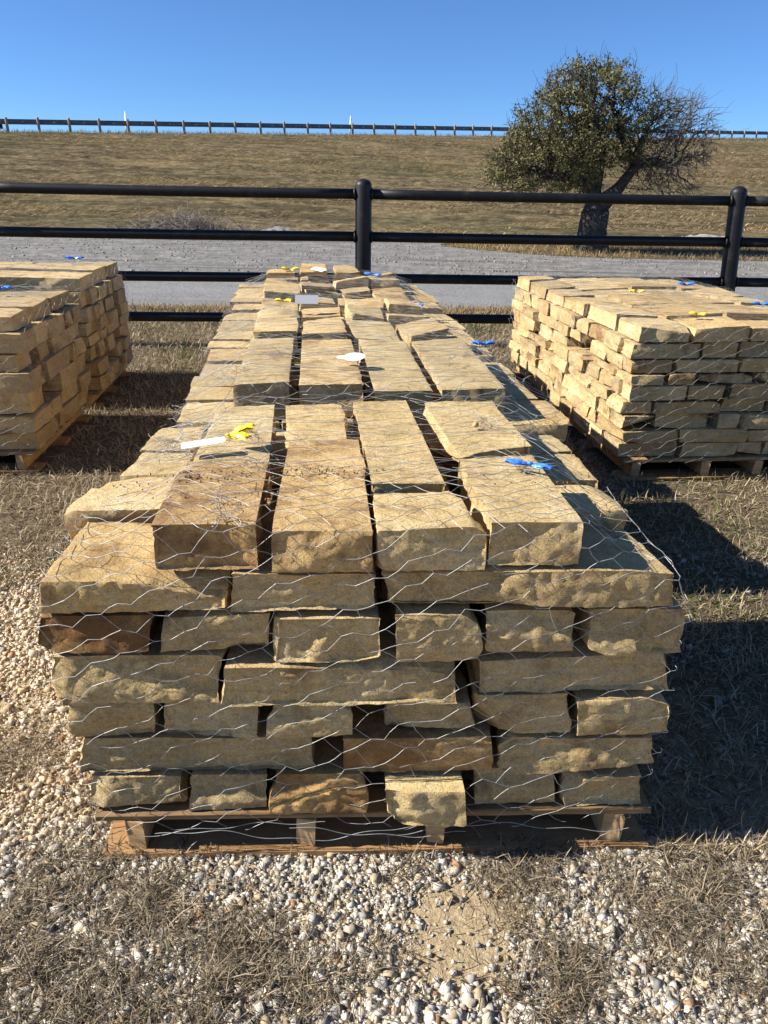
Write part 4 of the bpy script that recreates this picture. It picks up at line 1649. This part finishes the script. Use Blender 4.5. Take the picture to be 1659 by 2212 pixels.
    tag(obj('fine_twigs', mesh_np('fine_twigs', V, None, Q, C), M['bark'], tr), kind='stuff')
    # leaves in clumps on the thin wood, few on the right side
    thin = np.nonzero(rad < .016)[0]
    lp, lc = [], []
    for k in thin:
        p = Nn[k]
        lf = np.clip(1 - (p[0] - .50) / .60, .08, 1.0)
        lf *= np.clip((vnoise(p[None] * 2.8, 77)[0] + .46) * 1.9, .05, 1.8)
        m_ = rs.poisson(14.0 * lf)
        if m_ == 0:
            continue
        lp.append(p + rs.normal(0, .065, (m_, 3)))
        t = vnoise(p[None] * 1.6, 5)[0] * .5 + .5
        cc = np.array([.115, .118, .046]) * (1 - t) + np.array([.205, .18, .078]) * t
        lc.append(cc * rs.uniform(.6, 1.45, (m_, 1)))
    LP = np.concatenate(lp)
    LC = np.concatenate(lc)
    m_ = len(LP)
    d = rs.normal(size=(m_, 3))
    d /= np.linalg.norm(d, axis=1, keepdims=True)
    e_ = np.cross(d, rs.normal(size=(m_, 3)))
    e_ /= np.linalg.norm(e_, axis=1, keepdims=True)
    ln = rs.uniform(.022, .044, (m_, 1))
    wd = ln * .5
    V = np.stack([LP - d * ln, LP + e_ * wd, LP + d * ln, LP - e_ * wd], 1).reshape(-1, 3)
    Q = np.arange(m_ * 4).reshape(-1, 4)
    obj('crown', mesh_np('crown', V, None, Q, np.repeat(LC, 4, 0)), M['leaf'], tr)
    # dead sprout on the trunk
    pts = []
    for k in range(16):
        a_ = np.array([rs.uniform(-.12, .12), -.30, .62 + rs.uniform(-.1, .25)])
        pts.append([a_, a_ + [rs.normal(0, .08), -.08, rs.uniform(.0, .1)], a_ + [rs.normal(0, .18), -.12, rs.uniform(-.25, .05)]])
    s = strands(pts, .008)
    V, Q = tube_mesh_arrays(s[0], s[1], s[2], s[2] * .7, 4)
    obj('dead_sprout', mesh_np('dead_sprout', V, None, Q, np.tile([.20, .18, .16], (len(V), 1))), M['bark'], tr)
    print('oak nodes', n, 'leaves', m_)


oak()

# ================================================================== grass and gravel
def blades(name, X, Y, Z, L, W, lean, cols, seed, label, cat='grass', head=None, curl=.5):
    """N bent blades; lean 0 upright .. 1 lying"""
    rs = np.random.default_rng(seed)
    n = len(X)
    h = rs.uniform(0, 2 * math.pi, n) if head is None else head
    dx, dy = np.cos(h), np.sin(h)
    sx, sy = -dy, dx
    el = (1 - lean) * math.pi / 2
    P = np.stack([X, Y, Z], 1)
    d0 = np.stack([dx * np.cos(el), dy * np.cos(el), np.sin(el)], 1)
    el1 = el - curl * rs.uniform(.1, 1.2, n)
    d1 = np.stack([dx * np.cos(el1), dy * np.cos(el1), np.sin(el1)], 1)
    side = np.stack([sx, sy, rs.uniform(-.5, .5, n)], 1) * (W / 2)[:, None]
    p1 = P + d0 * (L * .5)[:, None] + np.stack([sx, sy, sx * 0], 1) * (rs.normal(0, .08, n) * L)[:, None]
    p2 = p1 + d1 * (L * .5)[:, None]
    p2[:, 2] = np.maximum(p2[:, 2], Z + .001)
    V = np.stack([P - side, P + side, p1 - side * .85, p1 + side * .85, p2], 1).reshape(-1, 3)
    b = (np.arange(n) * 5)[:, None]
    Q = b + np.array([[0, 1, 3, 2]])
    T = b + np.array([[2, 3, 4]])
    C = np.repeat(cols, 5, 0)
    o = obj(name, mesh_np(name, V, T, Q, C), M['grass'])
    return tag(o, label, cat, kind='stuff')


def straw_cols(n, rs, green=0.0, dark=.35):
    pal = np.array([[.39, .315, .205], [.30, .24, .155], [.20, .16, .105], [.48, .405, .285], [.11, .085, .058]])
    c = pal[rs.choice(5, n, p=[.28, .27, .2, .13, .12])] * rs.uniform(.75, 1.2, (n, 1))
    g = rs.random(n) < green
    c[g] = np.array([.085, .105, .03]) * rs.uniform(.6, 1.5, (g.sum(), 1))
    return c


BLOCK = [(S1.location, Y1, .63, 1.0), ((-.045, 2.39), R(5.6), .64, .85), ((-.15, 3.31), R(7.2), .64, 1.25), ((-.30, 4.74), R(7.5), .64, 1.2), ((-2.46, 3.60), R(5.6), .64, 1.0),
         ((-2.57, 4.8), R(6), .64, 1.0), ((1.885, 3.78), R(6.4), .64, 1.15), ((1.80, 5.13), R(6.8), .64, 1.1)]


def outside(X, Y, pad=.0):
    ok = np.ones(len(X), bool)
    for (l, yw, hw, dp) in BLOCK:
        u = (X - l[0]) * math.cos(yw) + (Y - l[1]) * math.sin(yw)
        v = -(X - l[0]) * math.sin(yw) + (Y - l[1]) * math.cos(yw)
        ok &= ~((np.abs(u) < hw - pad) & (v > .01 + pad) & (v < dp - pad))
    return ok


# straw clumps in the foreground: (x, y, radius, weight)
CL = [(-.68, 1.17, .14, 1.2), (-.50, 1.13, .12, 1.2), (-.62, .95, .12, .9), (-.23, .98, .10, 1.3), (-.30, .90, .10, 1.1), (.04, 1.22, .07, .4), (.33, 1.21, .10, 1.0),
      (.38, .94, .10, 1.3), (.70, 1.16, .15, 1.2), (.72, 1.04, .13, 1.0), (-.17, 1.07, .05, .5), (-.97, 1.56, .10, .7), (-.60, 1.22, .10, 1.1), (.29, 1.11, .06, .8),
      (.56, 1.22, .08, .6), (-.45, .98, .07, .5), (-.80, 1.33, .08, .35), (-.05, .98, .08, .5), (.55, 1.02, .06, .4), (-.78, 1.02, .12, .9), (-.75, .87, .1, .8),
      (-.56, .87, .10, 1.2), (-.42, .89, .08, 1.0), (-.70, .98, .10, 1.1), (-.30, 1.02, .09, .9), (-.14, .93, .08, .9), (.46, .89, .08, .9), (.80, .98, .1, .9), (.62, 1.12, .09, .8), (-.38, 1.06, .07, .6)]
DIRT = [(.19, 1.06, .12), (.27, 1.13, .08), (-.88, 1.40, .10), (.11, 1.0, .08), (.15, 1.12, .09), (.22, .98, .06)]


def clump_w(X, Y):
    w = np.zeros(len(X))
    for (cx, cy, r_, k) in CL:
        w = np.maximum(w, k * np.exp(-((X - cx) ** 2 + (Y - cy) ** 2) / (r_ * r_)))
    return w


rs = np.random.default_rng(31)
N0 = 210000
X = rs.uniform(-1.25, 1.15, N0)
Y = rs.uniform(.72, 1.95, N0)
w = clump_w(X, Y) * np.clip(1 + 1.6 * noise2(X, Y, 16, 3), .05, 2) + np.where(Y < 1.3, .05, .02)
front_ok = (Y < 1.30) | (np.abs(X) > .66)
pick = (rs.random(N0) < w * .52) & outside(X, Y) & front_ok
X, Y = X[pick], Y[pick]
n = len(X)
L = rs.uniform(.012, .050, n) * np.where(rs.random(n) < .1, 1.7, 1.0)
up = rs.random(n)
lean = np.where(up < .30, rs.uniform(.30, .8, n), rs.uniform(.82, 1.02, n))
blades('dry_grass', X, Y, rs.uniform(.002, .024, n), L, rs.uniform(.0009, .0025, n), np.minimum(lean, .99), straw_cols(n, rs, .012) * np.array([.94, .92, .92]) * np.where(rs.random((n, 1)) < .25, .38, 1.0), 32, 'matted dry straw on the gravel in front of the nearest pallet', curl=.28)
print('front straw', n)

# grass between the loads and up to the fence and road
N0 = 420000
X = rs.uniform(-4.4, 4.6, N0)
Y = 1.25 + 8.3 * rs.random(N0) ** 1.6
dens = np.clip(.55 + .9 * (noise2(X, Y, 2.2, 8) + .3), .2, 1)
dens *= ~((np.abs(X + .08 * Y) < .62) & (Y < 6.2))
dens *= ~((X > 2.3) & (Y > 3.7) & (Y < 6)) & ~((X < -2.3) & (Y > 3.7) & (Y < 5.9))
gravelly = np.clip((2.65 - Y) * 1.8, 0, .93) * (X < -.55) * (1.15 + noise2(X, Y, 5, 4))
dens = dens * (1 - np.clip(gravelly, 0, .97))
pick = (rs.random(N0) < dens) & outside(X, Y) & (Y < 9.36 + .085 * X) & (np.abs(X) < .45 * Y + .75)
pick &= (Y > 1.32) | (X > .66)
X, Y = X[pick], Y[pick]
n = len(X)
far = np.clip((Y - 1.2) / 6, 0, 1)
L = rs.uniform(.022, .07, n) * (1 + .25 * far)
gr = np.clip(noise2(X, Y, 1.6, 21) * 1.4 - .22, 0, .4)
cols = straw_cols(n, rs, 0) * np.array([1.12, 1.08, 1.02])
isg = rs.random(n) < gr
cols[isg] = np.array([.09, .11, .032]) * rs.uniform(.6, 1.5, (isg.sum(), 1))
lean = np.where(rs.random(n) < .45, rs.uniform(.15, .65, n), rs.uniform(.7, .99, n))
blades('dry_grass', X, Y, rs.uniform(0, .012, n), L, rs.uniform(.0016, .0040, n) * (1 + 1.0 * far), lean, cols, 33, 'short dry winter grass between the stone stacks and the fence')
print('yard grass', n)

# golden grass along both road edges
N0 = 24000
X = rs.uniform(-9, 9, N0)
Y = 9.35 + .085 * X + rs.normal(0, .14, N0)
cols = straw_cols(N0, rs, .05) * np.array([1.15, 1.0, .75])
blades('dry_grass', X, Y, X * 0, rs.uniform(.04, .12, N0), rs.uniform(.004, .008, N0), rs.uniform(.1, .7, N0), cols, 34, 'golden grass along the near edge of the road')

# tree verge tufts: gold on the left, the oak's shade coloured in on the right
N0 = 16000
a_ = rs.uniform(0, 6.283, N0)
q = np.sqrt(rs.random(N0))
X = 7.3 + 5.7 * q * np.cos(a_)
Y = 20.3 + 2.8 * q * np.sin(a_)
gold = X < 6
cols = straw_cols(N0, rs, .06) * np.where(gold[:, None], np.array([1.08, .95, .72]), np.array([.75, .70, .62]))
blades('dry_grass', X, Y, X * 0 + .01, rs.uniform(.05, .22, N0) * np.where(gold, 1, .8), rs.uniform(.006, .014, N0), rs.uniform(.15, .9, N0), cols, 35, 'tall golden grass round the foot of the oak')

# embankment grass
N0 = 150000
s_ = rs.uniform(-.12, 1.12, N0)
t_ = rs.random(N0) ** .9
P = bank_point(s_, t_)
P[:, 2] += 0
cols = straw_cols(N0, rs, .0)
pt = fbm(P * np.array([.12, .2, .6]), 14, 3)
cols = cols * np.where((pt > .12)[:, None], np.array([1.25, 1.06, .76]), np.array([.98, .89, .69]))
gm = (fbm(P * np.array([.09, .12, .3]), 24, 3) > .05) & (rs.random(N0) < .5)
cols[gm] = np.array([.115, .108, .05]) * rs.uniform(.6, 1.4, (gm.sum(), 1))
mowl = fbm(P * np.array([.12, .5, 2.6]), 44, 3)
keep = mowl > -.08
P, cols = P[keep], cols[keep]
n = len(P)
blades('bank_grass', P[:, 0], P[:, 1], P[:, 2] - .03, rs.uniform(.09, .24, n) * (1 + .8 * np.clip((P[:, 1] - 24) / 30, 0, 1)), rs.uniform(.012, .030, n), rs.uniform(.62, .95, n), cols, 36, 'mown dry winter grass covering the embankment slope', head=np.where(rs.random(n) < .5, 0, math.pi) + .45 + rs.normal(0, .35, n), curl=.2)
# ragged fringe along the crest
N0 = 9000
s_ = rs.uniform(-.15, 1.15, N0)
P = bank_point(s_, np.clip(rs.normal(.992, .01, N0), .9, 1))
blades('bank_grass', P[:, 0], P[:, 1], P[:, 2] - .02, rs.uniform(.1, .38, N0), rs.uniform(.012, .026, N0), rs.uniform(.05, .6, N0), straw_cols(N0, rs, .08), 37, 'ragged grass fringe along the top of the embankment')

# gravel: angular crushed limestone
CUV = np.array([(-1, -1, -1), (1, -1, -1), (1, 1, -1), (-1, 1, -1), (-1, -1, 1), (1, -1, 1), (1, 1, 1), (-1, 1, 1)]) * .72
CUF = np.array([(0, 3, 2), (0, 2, 1), (4, 5, 6), (4, 6, 7), (0, 1, 5), (0, 5, 4), (1, 2, 6), (1, 6, 5), (2, 3, 7), (2, 7, 6), (3, 0, 4), (3, 4, 7)])


def gravel(name, X, Y, S, cols, seed, label, zoff=.25):
    """crushed chips: cubes with every corner knocked about"""
    rs = np.random.default_rng(seed)
    n = len(X)
    V = (CUV[None] + rs.uniform(-.42, .42, (n, 8, 3))) * rs.uniform(.6, 1.35, (n, 1, 3)) * np.array([1, 1, .85])
    th = rs.uniform(0, 6.283, n)
    c, s = np.cos(th)[:, None], np.sin(th)[:, None]
    x, y = V[:, :, 0] * c - V[:, :, 1] * s, V[:, :, 0] * s + V[:, :, 1] * c
    ph = rs.uniform(-1.2, 1.2, n)
    c2, s2 = np.cos(ph)[:, None], np.sin(ph)[:, None]
    y, z = y * c2 - V[:, :, 2] * s2, y * s2 + V[:, :, 2] * c2
    W = np.stack([x, y, z], 2) * S[:, None, None] + np.stack([X, Y, S * zoff], 1)[:, None, :]
    F = (CUF[None] + (np.arange(n) * 8)[:, None, None]).reshape(-1, 3)
    o = obj(name, mesh_np(name, W.reshape(-1, 3), F, None, np.repeat(cols, 8, 0)), M['pebble'])
    return tag(o, label, 'gravel', kind='stuff')


def lime_cols(n, rs, warm=.3):
    pal = np.array([[.47, .435, .375], [.37, .34, .29], [.26, .245, .22], [.45, .385, .285], [.36, .285, .185], [.27, .16, .09], [.20, .19, .18]])
    p = np.array([.34, .26, .09, .16 + warm * .2, .10 + warm * .2, .03, .03])
    c = pal[rs.choice(7, n, p=p / p.sum())]
    return c * rs.uniform(.85, 1.3, (n, 1))


rs = np.random.default_rng(51)
N0 = 95000
X = rs.uniform(-1.2, 1.15, N0)
Y = rs.uniform(.74, 1.34, N0)
w = np.ones(N0)
for (cx, cy, r_) in DIRT:
    w *= 1 - .93 * np.exp(-(((X - cx) / r_) ** 2 + ((Y - cy) / r_) ** 2) ** 1.5)
w *= 1 - .55 * np.clip(clump_w(X, Y), 0, 1)
pick = (rs.random(N0) < w) & outside(X, Y, .02)
X, Y = X[pick], Y[pick]
n = len(X)
S = np.clip(rs.lognormal(math.log(.0029), .55, n), .0013, .012)
coarse = np.clip((1.02 - Y) * 4 + noise2(X, Y, 6, 5), 0, 1)
S *= 1 + .35 * coarse
gravel('gravel', X, Y, S, lime_cols(n, rs, .35 * 1), 52, 'pale crushed gravel in front of the nearest pallet')
print('gravel front', n)
# larger white stones in loose groups
BG = [(.04, .92, .07, 60), (.22, .91, .07, 45), (.56, .92, .12, 90), (.73, .98, .09, 50), (-.12, 1.12, .05, 10), (.47, 1.08, .05, 26), (-.21, 1.11, .04, 7), (.53, .99, .06, 30), (-.06, .93, .05, 20),
      (-.62, 1.0, .1, 12), (.1, 1.16, .12, 18), (-.45, .93, .12, 20), (.3, 1.22, .2, 18), (.0, 1.02, .12, 20), (-.95, 1.3, .2, 16), (-1.0, 1.6, .25, 18)]
X = np.concatenate([rs.normal(a, r_, k) for a, b, r_, k in BG])
Y = np.concatenate([rs.normal(b, r_ * .8, k) for a, b, r_, k in BG])
ok = outside(X, Y, -.01) & ((Y < 1.27) | (np.abs(X) > .68))
X, Y = X[ok], Y[ok]
n = len(X)
S = np.clip(rs.lognormal(math.log(.0072), .38, n), .004, .018)
cc_ = lime_cols(n, rs, .1) * 1.12
VV, FF, CC, nb_ = [], [], [], 0
rvb = rock_variants(24, 61, 2)
for k in range(n):
    V, F = rvb[k % 24]
    th, ph = rs.uniform(0, 6.28), rs.uniform(-.5, .5)
    Rm = np.array(Matrix.Rotation(th, 3, 'Z') @ Matrix.Rotation(ph, 3, 'X'))
    VV.append((V * S[k]) @ Rm.T + [X[k], Y[k], S[k] * .4])
    FF.append(F + nb_)
    CC.append(np.tile(cc_[k], (len(V), 1)))
    nb_ += len(V)
tag(obj('gravel', mesh_np('gravel', np.concatenate(VV), np.concatenate(FF), None, np.concatenate(CC)), M['pebble']),
    'larger white stones lying loose in the foreground gravel', 'gravel', kind='stuff')
# tan grit left of the pallet
N0 = 60000
X = rs.uniform(-1.75, -.60, N0)
Y = rs.uniform(1.27, 2.95, N0)
w = np.clip((2.85 - Y) * 1.6, 0, 1) * np.clip(1.1 - clump_w(X, Y), .1, 1) * np.clip(1.0 + noise2(X, Y, 4, 9), .25, 1)
pick = (rs.random(N0) < w) & outside(X, Y, .02)
X, Y = X[pick], Y[pick]
n = len(X)
cols = lime_cols(n, rs, .9) * np.array([1.16, 1.06, .92])
gravel('gravel', X, Y, np.clip(rs.lognormal(math.log(.0034), .5, n), .0016, .016), cols, 54, 'tan crushed grit to the left of the nearest pallet')
# stones right of the pallet, the shade there also darkened into their colour
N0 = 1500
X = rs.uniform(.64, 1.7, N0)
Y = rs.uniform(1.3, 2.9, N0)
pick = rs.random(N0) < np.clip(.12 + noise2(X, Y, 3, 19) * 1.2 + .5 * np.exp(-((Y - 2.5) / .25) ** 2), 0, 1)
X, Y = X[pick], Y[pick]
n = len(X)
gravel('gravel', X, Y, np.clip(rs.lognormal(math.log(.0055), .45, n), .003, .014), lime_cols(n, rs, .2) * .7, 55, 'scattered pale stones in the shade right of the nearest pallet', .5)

# loose stone on the lot beyond the road
N0 = 20000
X = rs.uniform(-13, 13, N0)
Y = 12.45 + .085 * X + (11.0 - .085 * X) * rs.random(N0) ** 1.3
pick = (np.abs(X) < .55 * Y + 1) & ~((((X - 7.3) / 5.7) ** 2 + ((Y - 20.3) / 2.8) ** 2) < 1) & (rs.random(N0) < np.clip(.6 + 1.2 * noise2(X, Y, .8, 31), .05, 1))
X, Y = X[pick], Y[pick]
n = len(X)
cl_ = np.array([.21, .20, .185]) * rs.uniform(.5, 1.35, (n, 1))
gravel('gravel', X, Y, np.clip(rs.lognormal(math.log(.012), .4, n), .006, .026), cl_, 56, 'loose grey stones strewn over the lot behind the road', .2)

# brush pile and spoil heaps at the foot of the bank
rs = np.random.default_rng(81)
segs = []
for k in range(700):
    p = np.array([-6.1, 24.2, 0]) + np.array([rs.normal(0, .95), rs.normal(0, .3), 0])
    z = max(.08, .40 * math.exp(-((p[0] + 6.3) / .9) ** 2)) * rs.random()
    d = rs.normal(size=3)
    d[2] = abs(d[2]) * .6
    d /= np.linalg.norm(d)
    L_ = rs.uniform(.2, .7)
    a0 = p + [0, 0, z]
    a1 = a0 + d * L_ * .5
    a2 = a1 + (d + rs.normal(0, .4, 3)) * L_ * .5
    a2[2] = max(a2[2], .02)
    segs.append([a0, a1, a2])
s = strands(segs, .009)
V, Q = tube_mesh_arrays(s[0], s[1], s[2], s[2] * .6, 3)
C = np.repeat(np.array([.34, .295, .25]) * rs.uniform(.5, 1.2, (len(s[0]), 1)), 6, 0)
tag(obj('brush_pile', mesh_np('brush_pile', V, None, Q, C), M['bark']), 'low heap of grey dead brush at the foot of the bank', 'brush pile')


def heap(cx, cy, rx, ry, h_, col, label, seed):
    n = 34
    u = np.linspace(-1, 1, n)
    A_, B_ = np.meshgrid(u, u, indexing='ij')
    r2 = np.sqrt(A_ ** 2 + B_ ** 2)
    z = h_ * np.clip(1 - r2, 0, 1) ** 1.3
    P = np.stack([cx + A_.ravel() * rx, cy + B_.ravel() * ry, z.ravel()], 1)
    P[:, 2] += np.abs(fbm(P * 5, seed, 3)) * h_ * .7 * (r2.ravel() < .95) - .02 * (r2.ravel() > .97)
    I_, J_ = np.meshgrid(np.arange(n - 1), np.arange(n - 1), indexing='ij')
    a_ = (I_ * n + J_).ravel()
    C = np.tile(col, (n * n, 1)) * np.random.default_rng(seed).uniform(.75, 1.2, (n * n, 1))
    o = obj('gravel_heap', mesh_np('gravel_heap', P, None, np.stack([a_, a_ + n, a_ + n + 1, a_ + 1], 1), C), M['pebble'])
    tag(o, label, 'gravel heap')


heap(-3.35, 24.1, .95, .6, .22, np.array([.19, .18, .165]), 'small grey gravel heap at the foot of the bank behind the fence', 3)
heap(9.6, 24.0, 1.9, .6, .22, np.array([.33, .29, .235]), 'pale gravel heap at the foot of the bank right of the oak', 6)
tr_ = sum(len(o.data.loop_triangles) if False else len(o.data.polygons) for o in bpy.data.objects if o.type == 'MESH')
print('faces', tr_, 'objects', len(bpy.data.objects))
